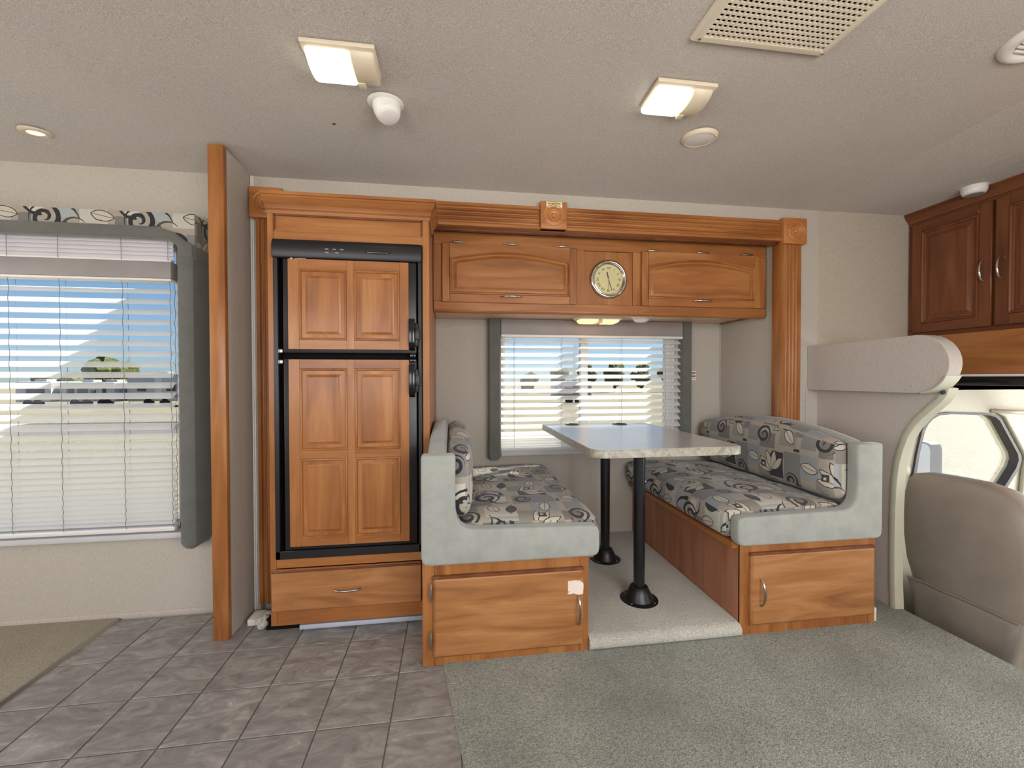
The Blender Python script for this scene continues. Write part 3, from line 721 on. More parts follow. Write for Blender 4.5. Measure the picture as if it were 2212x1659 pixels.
# ================================================================== CABINETRY
def map_y(y0): return lambda a, b, d: (a, y0-d, b)       # faces -y
def map_x(x0): return lambda a, b, d: (x0-d, a, b)       # faces -x
def arch_loop(a0, a1, b0, b1, rise, o, n=16):
    """closed outline inset by o; top edge is an arch rising to b1 (sides at b1-rise)"""
    A0, A1, B0 = a0+o, a1-o, b0+o
    pts = [(A0, B0), (A1, B0)]
    for i in range(n+1):
        a = A1+(A0-A1)*i/n; s = (a-(a0+a1)/2)/((a1-a0)/2)
        pts.append((a, b1-rise*s*s*(1.25-.25*s*s)-o*1.05))
    return pts
RAISED = [(0, .0), (.0015, .0042), (.0045, .0050), (.0075, .0022), (.0105, -.0070), (.0135, -.0088), (.017, -.0082), (.034, .0022), (.0355, .0034), (.038, .0034)]
def raised(name, mp, a0, a1, b0, b1, mat, parent, rise=0.0, prof=RAISED, k=1.0, d0=0.0):
    m = MB(); n = 16 if rise else 1; L = []
    L.append([mp(a, b, d0-.010) for a, b in arch_loop(a0, a1, b0, b1, rise, 0, n)])
    for o, d in prof: L.append([mp(a, b, d0+d) for a, b in arch_loop(a0, a1, b0, b1, rise, o*k, n)])
    m.loops(L, True, True, True); return obj(name, m, mat, parent, 25)
def pull(name, mp, a, b, length, horiz, parent, mat='chrome', out=.026):
    m = MB(); P = []; r = []
    for q in range(13):
        t_ = -1+q/6; s = t_*length/2; d = out*(1-t_**2*.96)**.5 if abs(t_) < 1 else out*.2
        P.append(mp(a+s, b, d) if horiz else mp(a, b+s, d)); r.append(.0052-.0022*abs(t_)**3 if abs(t_) < .95 else .0045)
    m.tube(P, r, 8)
    return obj(name, m, mat, parent, 60)
def hinge(mp, a, b, length, horiz, parent):
    m = MB(); P = []; r = []
    for q in range(9):
        t_ = -1+q/4; s = t_*length/2
        P.append(mp(a+s, b, .005*(1-.5*t_*t_)) if horiz else mp(a, b+s, .005*(1-.5*t_*t_)))
        r.append((.0028, .0035, .0052, .006, .0062, .006, .0052, .0035, .0028)[q])
    m.tube(P, r, 6); return obj('hinge', m, 'nickel', parent, 60)
def abox(m, mp, a0, a1, b0, b1, d0, d1, bev=.0015):
    p, q = mp(a0, b0, d0), mp(a1, b1, d1); m.box(p[0], q[0], p[1], q[1], p[2], q[2], bev, 1)

# ---------------------------------------------------------------- fridge cabinet
FY = 1.868
fc = thing('fridge_cabinet', 'tall orange wood cabinet built around the fridge, with crown and drawer', 'cabinet', (-.43, 2.2, .05))
mp = map_y(FY)
m = MB(); m.box(-.755, -.737, FY+.018, 2.64, .05, 1.83); obj('side_panel', m, 'wood_z', fc, 0)
m = MB(); m.box(-.118, -.100, FY+.018, 2.64, .05, 1.83); obj('side_panel', m, 'wood_laminate', fc, 0)
m = MB(); m.box(-.737, -.118, 2.62, 2.64, .05, 1.83); obj('back_panel', m, 'wood_laminate', fc, 0)
for nm, a0, a1, b0, b1, mt in [('stile', -.756, -.732, .05, 1.83, 'wood_z'), ('stile', -.128, -.099, .05, 1.83, 'wood_z'), ('rail', -.732, -.128, .292, .331, 'wood_x'), ('rail', -.732, -.128, .05, .116, 'wood_x'),
                               ('rail', -.732, -.128, 1.770, 1.83, 'wood_x'), ('rail', -.732, -.128, 1.664, 1.700, 'wood_x')]:
    m = MB(); abox(m, mp, a0, a1, b0, b1, -.02, 0); obj(nm, m, mt, fc, 40)
m = MB(); abox(m, mp, -.732, -.128, 1.70, 1.770, -.02, -.008, 0); obj('recessed_panel', m, 'wood_x', fc, 0)
m = MB(); m.box(-.731, -.129, FY-.001, FY+.006, 1.765, 1.7705); m.box(-.731, -.727, FY-.001, FY+.006, 1.71, 1.7705); m.box(-.133, -.129, FY-.001, FY+.006, 1.71, 1.7705); obj('recess_shade_line', m, 'wood_dark_y', fc, 0)  # dark wood strips paint the shadow line inside the recess
# crown
prof = [(0, 1.772), (.004, 1.772), (.006, 1.784), (.012, 1.790), (.014, 1.800), (.014, 1.806), (.020, 1.812), (.028, 1.824), (.034, 1.830), (.034, 1.836), (.040, 1.838), (.040, 1.850), (0, 1.852)]
pathL = [lambda d, z: (-.756-d*.3, 2.085, z), lambda d, z: (-.756-d*.3, FY-d, z), lambda d, z: (-.099+d*.8, FY-d, z), lambda d, z: (-.099+d*.8, 2.085, z)]
m = MB(); m.loops([[f(d, z) for d, z in prof] for f in pathL], True, True, True); obj('crown_moulding', m, 'wood_x', fc, 30)
# drawer
m = MB(); abox(m, mp, -.748, -.137, .117, .291, .001, .018, .004); dr = obj('drawer', m, 'wood_swirl', fc, 40)
m = MB(); abox(m, mp, -.746, -.139, .279, .289, .012, .021, .003); obj('drawer_lip', m, 'wood_dark_y', dr, 40)
pull('handle', map_y(FY-.017), -.445, .196, .108, True, dr, 'nickel', .022)
# aluminium strip and carpet tuft under the cabinet
m = MB(); m.box(-.655, -.115, 1.900, 1.915, .008, .028, .002); struct('trim_6', m, 'alu_strip', 40, 'bright metal strip on the floor under the fridge cabinet')
m = MB(); m.box(-.80, -.10, 1.93, W, -.004, .049); struct('trim_7', m, 'dark_gap', 0, 'near-black block standing in for shade in the toe recess under the fridge cabinet')  # solid near-black block paints the shade below the cabinet
cb = MB()
for q in range(9):
    M = Matrix.Translation((-.815+random.uniform(-.012, .012), 1.93+random.uniform(0, .05), .022+.010*(q % 3))) @ Matrix.Diagonal((1, 1.2, .9, 1))
    bm = bmesh.new(); bmesh.ops.create_icosphere(bm, subdivisions=2, radius=.020)
    cb.addbm(bm, M)
obj('carpet_tuft', cb, 'carpet_light', None, 60, (-.815, 1.95, 0), 'frayed pale carpet roll at the left foot of the fridge cabinet', 'carpet')
m = MB(); m.box(-.895, -.845, 1.97, 2.05, .002, .03, .003); obj('corner_block', m, 'white_plastic', None, 40, (-.87, 2.0, .002), 'small white block on the floor behind the partition post', 'block')

# ---------------------------------------------------------------- fridge
fr = thing('fridge', 'two-door fridge with black frame and orange raised wood door panels', 'fridge', (-.43, 2.1, .333))
X0, X1, Z0, Z1 = -.731, -.130, .333, 1.663
mp = map_y(FY)
m = MB(); m.box(X0+.02, X1-.02, FY+.03, 2.55, Z0+.01, Z1-.01); obj('body', m, 'dark_gap', fr, 0)
m = MB(); abox(m, mp, X0, X0+.020, Z0, Z1, -.02, .012, .003); abox(m, mp, X1-.018, X1, Z0, Z1, -.02, .012, .003); abox(m, mp, X0, X1, Z0, Z0+.036, -.02, .012, .003)
obj('frame', m, 'black_plastic', fr, 40)
m = MB(); m.prism([(FY+.02, 1.586), (FY-.022, 1.586), (FY-.026, 1.592), (FY-.026, 1.640), (FY-.020, 1.660), (FY-.014, 1.664), (FY+.02, 1.664)], 'x', X0, X1, .002, 1); cp = obj('control_panel', m, 'black_plastic', fr, 40)
m = MB(); P = [(-.365, 1.618), (-.345, 1.6225), (-.31, 1.624), (-.275, 1.6225), (-.255, 1.618), (-.275, 1.6135), (-.31, 1.612), (-.345, 1.6135)]
m.prism(P, 'y', FY-.0285, FY-.0255); obj('display_bezel', m, 'black_gloss', cp, 40)
m = MB(); m.box(-.352, -.268, FY-.0292, FY-.0284, 1.6168, 1.6188); obj('display_line', m, 'print_grey', cp, 0)
for bx, bz in [(-.515, 1.626), (-.485, 1.626), (-.455, 1.626), (-.515, 1.612), (-.475, 1.612)]:
    m = MB(); m.box(bx-.007, bx+.007, FY-.0268, FY-.0255, bz-.002, bz+.002); obj('button_mark', m, 'print_grey', cp, 0)
text('brand_lettering', 'Dometic', .013, (-.618, FY-.0215, 1.5855), '-y', 'print_white', fr, .0005)
m = MB(); m.box(-.660, -.651, FY-.0215, FY-.0205, 1.581, 1.590); obj('brand_mark', m, 'print_white', fr, 0)
def fdoor(z0, z1, rows, nm, hz):
    m = MB(); m.box(-.690, -.152, FY-.022, FY+.03, z0-.016, z1+.003, .006); d = obj(nm, m, 'black_plastic', fr, 40)
    y0 = FY-.030; q = map_y(y0)
    m = MB(); abox(m, q, -.667, -.184, z0, z1, -.010, -.004, .001); obj('door_insert', m, 'wood_z', d, 0)
    cols = [(-.624, -.437), (-.406, -.221)]
    for a0, a1 in [(-.667, -.624), (-.437, -.406), (-.221, -.184)]:
        m = MB(); abox(m, q, a0, a1, z0, z1, -.006, 0, .0008); obj('stile', m, 'wood_z', d, 40)
    zs = [z0]+[v for r in rows for v in r]+[z1]
    for k in range(0, len(zs), 2):
        for c0, c1 in cols:
            m = MB(); abox(m, q, c0, c1, zs[k], zs[k+1], -.006, 0, .0008); obj('rail', m, 'wood_x', d, 40)
    for r0, r1 in rows:
        for c0, c1 in cols: raised('raised_panel', q, c0, c1, r0, r1, 'wood_z', d)
    # latch handle at the right edge
    h0, h1 = hz
    m = MB(); m.prism([(FY-.018, h0), (FY-.050, h0+.020), (FY-.054, h0+.035), (FY-.054, h1-.02), (FY-.048, h1-.004), (FY-.018, h1)], 'x', -.183, -.158, .004, 2); obj('handle', m, 'black_gloss', d, 40)
    m = MB(); zc = (h0+h1)/2; m.box(-.162, -.146, FY-.038, FY-.012, zc-.05, zc+.05, .004); m.box(-.158, -.141, FY-.043, FY-.012, zc-.022, zc+.026, .003); obj('latch', m, 'black_plastic', d, 40)
    return d
d1 = fdoor(1.210, 1.581, [(1.248, 1.540)], 'freezer_door', (1.205, 1.345))
d2 = fdoor(.391, 1.168, [(.424, .755), (.790, 1.131)], 'fridge_door', (1.005, 1.150))
for z, d in ((1.203, d1), (1.158, d2)):
    m = MB(); m.box(-.712, -.694, FY-.016, FY+.0, z-.009, z+.009, .003); obj('hinge', m, 'nickel', d, 40)
    m = MB(); m.box(-.181, -.155, FY-.03, FY+.0, z-.014+(-.012 if d is d1 else .012), z+.004+(-.012 if d is d1 else .012), .004); obj('end_cap', m, 'black_gloss', d, 40)

# ---------------------------------------------------------------- overhead cabinet
OY = 2.235; K = .9704
def zk(z): return CAM_H+(z-CAM_H)*K
oc = thing('overhead_cabinet', 'orange wood overhead cabinet with two arched doors above the dinette', 'cabinet', (.86, 2.45, zk(1.455)))
mp = map_y(OY); ZB, ZT = zk(1.458), 1.858
m = MB(); m.box(-.097, 1.820, OY+.018, YB, ZB+.012, ZB+.03); obj('bottom_panel', m, 'wood_soffit', oc, 0)
m = MB(); m.box(-.097, 1.820, OY+.018, YB, ZT-.02, ZT); m.box(1.806, 1.822, OY+.018, YB-.03, ZB+.01, ZT); obj('carcass', m, 'wood_laminate', oc, 0)
m = MB(); m.box(1.806, 1.824, OY+.01, YB-.03, ZB+.004, ZB+.016, .004); obj('end_edge', m, 'wood_y', oc, 40)
ad = [(-.053*K, .692*K, zk(1.500), zk(1.815)), (1.076*K, 1.827*K, zk(1.503), zk(1.814))]
c0, c1, cz0, cz1 = .74*K, 1.03*K, zk(1.505), zk(1.804)
# face frame members around doors and clock panel
dz0, dz1 = zk(1.502)-.004+.006, zk(1.812)-.006
for nm, a0, a1, b0, b1, mt in [('rail', -.097, 1.822, zk(1.81), ZT, 'wood_x'), ('rail', -.097, 1.822, ZB, zk(1.507), 'wood_x'), ('stile', -.097, ad[0][0]+.012, zk(1.507), zk(1.81), 'wood_z'),
                               ('stile', ad[0][1]-.012, c0, zk(1.507), zk(1.81), 'wood_z'), ('stile', c1, ad[1][0]+.012, zk(1.507), zk(1.81), 'wood_z'), ('stile', ad[1][1]-.012, 1.822, zk(1.507), zk(1.81), 'wood_z')]:
    m = MB(); abox(m, mp, a0, a1, b0, b1, -.02, 0, .003 if 'rail' == nm else .0005); obj(nm, m, mt, oc, 40)
m = MB(); abox(m, mp, ad[0][0], ad[1][1], zk(1.507), zk(1.81), -.03, -.02, 0); obj('inner_panel', m, 'wood_laminate', oc, 0)
m = MB(); abox(m, mp, c0-.004, c1+.004, cz0-.004, cz1+.004, -.02, -.009, 0); obj('clock_panel', m, 'wood_z', oc, 0)
m = MB(); m.prism([(OY+.002, ZB+.012), (OY-.001, ZB+.004), (OY+.006, ZB-.010), (OY+.02, ZB-.012), (OY+.03, ZB+.004), (OY+.03, ZB+.014)], 'x', -.097, 1.822, .002, 1); obj('bottom_edge', m, 'wood_x', oc, 50)
for k, (a0, a1, b0, b1) in enumerate(ad):
    m = MB(); abox(m, mp, a0+.004, a1-.004, b0+.004, b1-.004, .001, .010, .001); d = obj('door', m, 'wood_x', oc, 40)
    q = map_y(OY-.018); sw = .040; rb = .043; rise = .040; pt_ = b1-.036      # top of arch
    for s0, s1 in ((a0, a0+sw), (a1-sw, a1)):
        m = MB(); abox(m, q, s0, s1, b0, b1, -.010, 0, .003); obj('stile', m, 'wood_z', d, 40)
    m = MB(); abox(m, q, a0+sw, a1-sw, b0, b0+rb, -.010, 0, .0015); obj('rail', m, 'wood_x', d, 40)
    al = arch_loop(a0+sw, a1-sw, b0+rb, pt_, rise, 0, 16)[2:]
    m = MB(); m.prism([(a0+sw, b1)]+[(a, b) for a, b in al[::-1]]+[(a1-sw, b1)], 'y', q(0, 0, -.010)[1], q(0, 0, 0)[1]); obj('arched_rail', m, 'wood_x', d, 40)
    raised('raised_panel', q, a0+sw, a1-sw, b0+rb, pt_, 'wood_x', d, rise)
    pull('handle', q, (a0+a1)/2, b0+.032, .112, True, d, 'chrome', .026)
    for fx in (.11, .50, .885) if k == 0 else (.10, .50, .88):
        hinge(q, a0+(a1-a0)*fx, b1+.004, .075, True, d)

# clock
CX, CZ = .885*K, zk(1.652); CY = OY+.009
ck = thing('wall_clock', 'round chrome clock with cream dial and roman numerals', 'clock', (CX, CY, CZ))
R = Matrix.Translation((CX, CY, CZ)) @ Matrix.Rotation(pi/2, 4, 'X')
m = MB(); m.lathe([(.070, .0), (.108, .0), (.1085, .006), (.106, .013), (.100, .019), (.094, .020), (.090, .017), (.0885, .014), (.085, .015), (.082, .012), (.0795, .008), (.0795, .004)], 64, R); obj('bezel', m, 'chrome', ck, 50)
m = MB(); m.lathe([(0, .003), (.081, .003), (.081, .006), (0, .006)], 48, R); obj('dial', m, 'clock_face', ck, 40)
for h, s in enumerate(['XII', 'I', 'II', 'III', 'IIII', 'V', 'VI', 'VII', 'VIII', 'IX', 'X', 'XI']):
    a = pi/2-h*pi/6
    text('numeral', s, .0195, (CX+.062*cos(a), CY-.0063, CZ+.062*sin(a)), '-y', 'print_dark', ck, .0003, rot=a-pi/2)
def hand(nm, ang, L0, L1, w, d, mt='print_dark'):
    a = pi/2-ang; c, s = cos(a), sin(a); m = MB()
    def P(l, t_): return (CX+l*c-t_*s, CZ+l*s+t_*c)
    m.prism([P(-L0, -w*.6), P(L1, -w), P(L1, w), P(-L0, w*.6)], 'y', CY-d-.0008, CY-d); return obj(nm, m, mt, ck, 0)
hand('hour_hand', radians(-13), .0, .042, .0030, .0068); hand('minute_hand', radians(163.7), .026, .066, .0017, .0080); hand('second_hand', radians(183), .0, .066, .0006, .0090)
m = MB(); m.lathe([(0, .006), (.0045, .006), (.004, .010), (0, .0105)], 16, R); obj('hub', m, 'nickel', ck, 50)

# lights below the overhead cabinet
SZ = ZB+.012
ul = thing('under_cabinet_lamp', 'cream double lamp glowing amber under the overhead cabinet', 'lamp', (.880, 2.50, SZ))
def stadium(cx, cy, L, Wd, n=8):
    r = Wd/2; P = []
    for q in range(n+1): P.append((cx+L/2-r*.7+cos(-pi/2+pi*q/n)*r*.7, cy+sin(-pi/2+pi*q/n)*r))
    for q in range(n+1): P.append((cx-L/2+r*.7+cos(pi/2+pi*q/n)*r*.7, cy+sin(pi/2+pi*q/n)*r))
    return P
m = MB(); L = [[(x, y, SZ-dz) for x, y in stadium(.880, 2.47, .31-i*2, .13-i*2)] for dz, i in ((0, 0), (.012, .002), (.018, .010))]
m.loops(L, True, True, True); obj('housing', m, 'cream_plastic', ul, 50)
for s in (-1, 1):
    m = MB(); xc_ = .880+s*.066
    L = []
    for dz, i in ((.017, 0), (.030, .004), (.038, .016), (.040, .030)):
        x0_, x1_ = (xc_-.055+i*.6, xc_+.055-i); y0_, y1_ = 2.47-.046+i*.7, 2.47+.046-i*.7
        if s < 0: x0_, x1_ = xc_-.055+i, xc_+.055-i*.6
        L.append([(x0_, y0_, SZ-dz), (x1_, y0_, SZ-dz), (x1_, y1_, SZ-dz), (x0_, y1_, SZ-dz)])
    m.loops(L, True, True, True); obj('lens', m, 'lens_amber', ul, 40)
m = MB(); m.box(.868, .892, 2.415, 2.525, SZ-.040, SZ-.016, .005); obj('centre_bar', m, 'cream_plastic', ul, 40)
sd = thing('smoke_detector', 'small white dome detector under the overhead cabinet', 'detector', (1.135, 2.42, SZ))
Rz = Matrix.Translation((1.135, 2.42, SZ)) @ Matrix.Rotation(pi, 4, 'X')
m = MB(); m.lathe([(0, 0), (.062, 0), (.062, .004), (.055, .008)], 32, Rz); obj('base_plate', m, 'white_plastic', sd, 50)
m = MB(); m.lathe([(.050, .006), (.048, .018), (.040, .027), (.025, .032), (0, .033)], 32, Rz); obj('dome', m, 'white_plastic', sd, 50)

# ---------------------------------------------------------------- dinette benches
PY = 1.580
m = MB(); m.prism([(PY+.01, .010), (PY, .020), (PY-.002, .040), (PY+.010, .056), (PY+.035, .062), (YB, .062), (YB, .010)], 'x', .534, 1.189); struct('floor_platform', m, 'carpet_light', 50, 'pale carpeted step between the dinette benches')
def rbox(x0, x1, y0, y1, z0, z1, r, n=(8, 16, 6), fn=None):
    m = MB(); cx, cy, cz = (x0+x1)/2, (y0+y1)/2, (z0+z1)/2
    hx, hy, hz = (x1-x0)/2, (y1-y0)/2, (z1-z0)/2
    bm = bmesh.new(); nx, ny, nz = n
    def face(fu, a, b):
        g = [[bm.verts.new(fu(-1+2*i/a, -1+2*j/b)) for j in range(b+1)] for i in range(a+1)]
        for i in range(a):
            for j in range(b): bm.faces.new((g[i][j], g[i+1][j], g[i+1][j+1], g[i][j+1]))
    for s in (-1, 1):
        face(lambda u, v: Vector((u, v, s)), nx, ny); face(lambda u, v: Vector((u, s, v)), nx, nz); face(lambda u, v: Vector((s, u, v)), ny, nz)
    bmesh.ops.remove_doubles(bm, verts=bm.verts[:], dist=1e-5)
    def ease(t_): # denser near the edges
        return sin(t_*pi/2)
    for v in bm.verts:
        p = Vector((ease(v.co.x)*hx, ease(v.co.y)*hy, ease(v.co.z)*hz))
        q = Vector((max(-hx+r, min(hx-r, p.x)), max(-hy+r, min(hy-r, p.y)), max(-hz+r, min(hz-r, p.z))))
        d = p-q
        if d.length > 1e-9: p = q+d.normalized()*min(r, d.length*1.0 if d.length < r else r)
        w = Vector((cx, cy, cz))+p
        v.co = fn(w, p.x/hx, p.y/hy, p.z/hz) if fn else w
    bmesh.ops.recalc_face_normals(bm, faces=bm.faces[:])
    m.addbm(bm); return m

def bench(left):
    mir = 1.716
    mx = (lambda x: x) if left else (lambda x: mir-x)
    side = 'left' if left else 'right'
    nm = 'the fridge' if left else 'the cab'
    bx0, bx1 = (-.115, .532) if left else (1.191, 1.843)
    inner = bx1 if left else bx0
    b = thing('dinette_bench', 'wood bench box with grey suede arm, %s' % ('backing onto the fridge cabinet' if left else 'at the cab end of the dinette'), 'bench', ((bx0+bx1)/2, 2.1, 0), 'dinette benches')
    mp = map_y(1.598)
    m = MB(); m.prism([(bx0, 1.602), (bx1, 1.602), (bx1, YB-.01), (-.097, YB-.01), (-.097, 1.86), (bx0, 1.86)] if left else [(bx0, 1.602), (bx1, 1.602), (bx1, 2.085), (1.803, 2.085), (1.803, YB-.01), (bx0, YB-.01)], 'z', .0, .395); obj('box', m, 'wood_laminate', b, 0)
    for n_, a0, a1, z0, z1, mt in [('stile', bx0, bx0+.045, .0, .398, 'wood_z'), ('stile', bx1-.035, bx1, .0, .398, 'wood_z'), ('rail', bx0+.045, bx1-.035, .34, .398, 'wood_z'), ('rail', bx0+.045, bx1-.035, .0, .045, 'wood_z')]:
        m = MB(); abox(m, mp, a0, a1, z0, z1, -.012, 0, .002); obj(n_, m, mt, b, 40)
    da0, da1, dz0, dz1 = (-.074, .507, .038, .341) if left else (1.232, 1.824, .050, .351)
    m = MB(); L = []
    for o_, d_ in ((0, .0), (0, .010), (.004, .015), (.010, .018)):
        L.append([(da0+o_, 1.598-d_, dz0+o_), (da1-o_, 1.598-d_, dz0+o_), (da1-o_, 1.598-d_, dz1-o_), (da0+o_, 1.598-d_, dz1-o_)])
    m.loops(L, True, True, True); d = obj('door', m, 'wood_swirl', b, 25)
    m = MB(); abox(m, mp, da0-.002, da1+.002, dz1-.008, dz1+.006, .0, .016, .003); obj('top_edge', m, 'wood_dark_y', d, 40)
    dq = map_y(1.581)
    if left:
        pull('handle', dq, .485, .183, .112, False, d, 'nickel', .028)
        for z in (.289, .110): hinge(dq, -.082, z, .072, False, d)
    else:
        pull('handle', dq, 1.272, .192, .110, False, d, 'nickel', .028)
        m = MB(); m.box(bx1+.001, bx1+.014, 1.60, 1.625, .01, .07, .003); obj('corner_clip', m, 'cream_plastic', b, 40)
    # lid board on the aisle side
    e0, e1 = sorted((inner, mx(.553)))
    m = MB(); m.box(e0-.004, e1+.004, 1.606, YB-.012, .372, .400, .004); obj('lid_edge', m, 'wood_y', b, 40)
    l0, l1 = sorted((mx(-.02), mx(.55))); m = MB(); m.box(l0, l1, 1.606, YB-.012, .396, .408, .002); obj('lid', m, 'wood_dark_y', b, 40)
    # padded suede arm panel: an L with a rounded inside corner
    O = [(-.085, .398), (.535, .398), (.552, .402), (.561, .412), (.564, .428), (.564, .490), (.560, .505), (.550, .514), (.53, .518), (.075, .527), (.050, .533), (.030, .546), (.017, .566), (.010, .594), (.0085, .66), (.010, .794), (.006, .803), (-.002, .807), (-.108, .807), (-.114, .803), (-.116, .794), (-.116, .428), (-.112, .410), (-.102, .401)]
    if not left: O = [(mx(x), z) for x, z in O]
    m = MB(); m.prism(O, 'y', 1.556, 1.612, .013, 3); obj('arm_panel', m, 'suede_grey', b, 60)
    # suede back shell with a crowned top
    def crown(w, u, v, s):
        t_ = max(0, s*.5+.5); return Vector((w.x, w.y, w.z+.072*t_**2*(1-((w.y-2.11)/.53)**2)))
    s0, s1 = (-.096, -.022) if left else (1.738, 1.803)
    obj('back_shell', rbox(s0, s1, 1.606, 2.645, .40, .800, .022, (6, 20, 8), crown), 'suede_grey', b, 60)
    return b, mx
def uvwrap(x0, z1, flip):
    def f(c, n):
        if abs(n.y) > .75: return (c.x+.4*flip, c.z)
        if abs(n.z) > .6: return (c.y, (c.x-x0)*flip+.9)
        return (c.y, c.z if flip > 0 else c.z+.17)
    return f
def puff(axis, amt, crown=0.0):
    def f(w, u, v, s):
        if axis == 'z':
            g = max(0, 1-u**4)*max(0, 1-v**6); k = .5+.5*s
            return Vector((w.x, w.y, w.z+amt*g*k+.004*sin(w.y*23+w.x*9)*k))
        k = .5+.5*s
        g = max(0, 1-v**6)*max(0, 1-s**4)
        return Vector((w.x+amt*g*(1 if (u > 0) == (amt > 0) else 0)*abs(u), w.y, w.z+crown*k**2*(1-((w.y-2.11)/.53)**2)))
    return f
for left in (True, False):
    b, mx = bench(left)
    w_ = 'fridge-side' if left else 'cab-side'
    s0, s1 = sorted((mx(.000), mx(.588)))
    obj('seat_cushion', rbox(s0, s1, 1.612, 2.648, .408, .535, .042, (14, 24, 8), puff('z', .018)), 'fabric_print', None, 60, ((s0+s1)/2, 2.1, .408),
        'leaf and scroll patterned seat cushion on the %s bench' % w_, 'cushion', 'dinette cushions', uv=uvwrap(s0, .535, 1 if left else -1))
    s0, s1 = sorted((mx(-.022), mx(.062)))
    obj('back_cushion', rbox(s0, s1, 1.614, 2.644, .548, .795, .036, (8, 24, 14), puff('x', .024 if left else -.024, .074)), 'fabric_print', None, 60, ((s0+s1)/2, 2.1, .535),
        'leaf and scroll patterned back cushion on the %s bench' % w_, 'cushion', 'dinette cushions', uv=uvwrap(s0, .795, 1 if left else -1))
# torn sticker on the left bench door
random.seed(3)
P = [(.443, .297), (.470, .299), (.494, .296), (.497, .291), (.505, .287), (.506, .270), (.504, .243), (.490, .241), (.478, .243), (.470, .246), (.461, .249), (.460, .245), (.441, .246), (.443, .252), (.453, .256), (.443, .257)]
m = MB(); m.prism(P, 'y', 1.5790, 1.5797); obj('torn_sticker', m, 'paper_worn', None, 0, (.475, 1.579, .24), 'torn pale paper sticker on the left bench door above the handle', 'sticker')

# ---------------------------------------------------------------- table
tb = thing('dinette_table', 'grey laminate dinette table on two black pedestal legs', 'table', (.90, 2.15, .062))
def rrect(x0, x1, y0, y1, r, n=6):
    P = []
    for cx, cy, a in ((x1-r, y0+r, -pi/2), (x1-r, y1-r*.4, 0), (x0+r, y1-r*.4, pi/2), (x0+r, y0+r, pi)):
        rr = r if cy < 2 else r*.4
        cx2 = cx if cy < 2 else (x1-rr if cx > .9 else x0+rr)
        for q in range(n+1): P.append((cx2+rr*cos(a+pi/2*q/n), cy+rr*sin(a+pi/2*q/n)))
    return P
O = rrect(.563, 1.239, 1.628, 2.612, .060)
m = MB(); m.prism(O, 'z', .768, .797, .0015, 1); obj('tabletop', m, 'table_laminate', tb, 40)
m = MB(); L = []
cxm, cym = .90, 2.13
for z, g in ((.762, .0005), (.763, .003), (.793, .003), (.796, .001)):
    L.append([(x+(g if x > cxm else -g), y+(g if y > cym else -g), z) for x, y in O])
L.append([(x+(-.004 if x > cxm else .004), y+(-.004 if y > cym else .004), .762) for x, y in O]); L = [L[-1]]+L[:-1]
m.loops(L, True, False, False); obj('edge_band', m, 'table_edge', tb, 50)
for x, y in ((.742, 2.545), (1.042, 2.520)):
    Rz = Matrix.Translation((x, y, .797))
    m = MB(); m.lathe([(.040, -.001), (.046, .0), (.047, .002), (.043, .004), (.040, .002), (.039, -.001)], 32, Rz); c_ = obj('cup_holder', m, 'grey_cup', tb, 50)
    m = MB(); m.lathe([(0, .0004), (.041, .0004), (.041, .0012), (0, .0012)], 32, Rz); obj('cup_well', m, 'dark_gap', c_, 50)
for y in (1.838, 2.277):
    x = .856; Rz = Matrix.Translation((x, y, 0))
    m = MB(); m.lathe([(.0255, .10), (.0265, .45), (.0275, .768)], 24, Rz); lg = obj('leg', m, 'black_metal', tb, 50)
    m = MB(); m.lathe([(.086, .060), (.086, .064), (.078, .067), (.066, .068), (.062, .074), (.050, .100), (.040, .122), (.034, .126), (.028, .126), (.026, .120)], 36, Rz); obj('floor_flange', m, 'black_plastic', lg, 40)
    m = MB(); m.lathe([(.027, .745), (.060, .752), (.075, .762), (.075, .768)], 24, Rz); obj('top_flange', m, 'black_plastic', lg, 40)
    for a in range(4):
        m = MB(); m.lathe([(0, .066), (.005, .066), (.004, .070), (0, .0705)], 8, Matrix.Translation((x+.075*cos(a*pi/2+.7), y+.075*sin(a*pi/2+.7), 0))); obj('screw', m, 'nickel', lg, 40)
m = MB(); m.box(.880, .8865, 1.830, 1.846, .60, .612, .002); obj('leg_bolt', m, 'nickel', tb, 40)
# ================================================================== CEILING FIXTURES
def ceiling_lamp(loc, label):
    o = thing('ceiling_lamp', label, 'lamp', loc, 'ceiling lamps')
    def cyl(x0, x1, y0, y1, zb, drop, n=12, tap=.0):
        L = []
        for x, k in ((x0, tap), (x0+.006, 0), (x1-.006, 0), (x1, tap)):
            row = []
            for q in range(n+1):
                s = -1+2*q/n; row.append((x, (y0+y1)/2+s*((y1-y0)/2-k), -zb-(drop-k)*sqrt(max(0, 1-s*s*.92))))
            row += [(x, y1-k, -.002), (x, y0+k, -.002)]
            L.append(row)
        return L
    m = MB(); m.prism([(-.108, -.078), (.108, -.078), (.108, .050), (.095, .078), (-.095, .078), (-.108, .060)], 'z', -.014, 0.0, .003, 2); obj('base', m, 'cream_plastic', o, 40, local=True)
    m = MB(); m.loops(cyl(.030, .103, -.062, .076, .012, .030, tap=.006), True, True, True); obj('housing', m, 'cream_plastic', o, 50, local=True)
    m = MB(); m.loops(cyl(-.098, .028, -.060, .080, .012, .034, tap=.003), True, True, True); obj('lens', m, 'lens_cool', o, 50, local=True)
    m = MB(); m.box(.034, .058, .044, .074, -.040, -.024, .004); obj('switch', m, 'cream_plastic', o, 40, local=True)
    return o
l1 = ceiling_lamp((-.338, 1.405, ceil_z(0, 1.405)), 'lit ceiling lamp above the fridge side, left of the two')
l2 = copytree(l1, (.795, 1.415, ceil_z(0, 1.415)), 'lit ceiling lamp between the vent grille and the oval speaker')
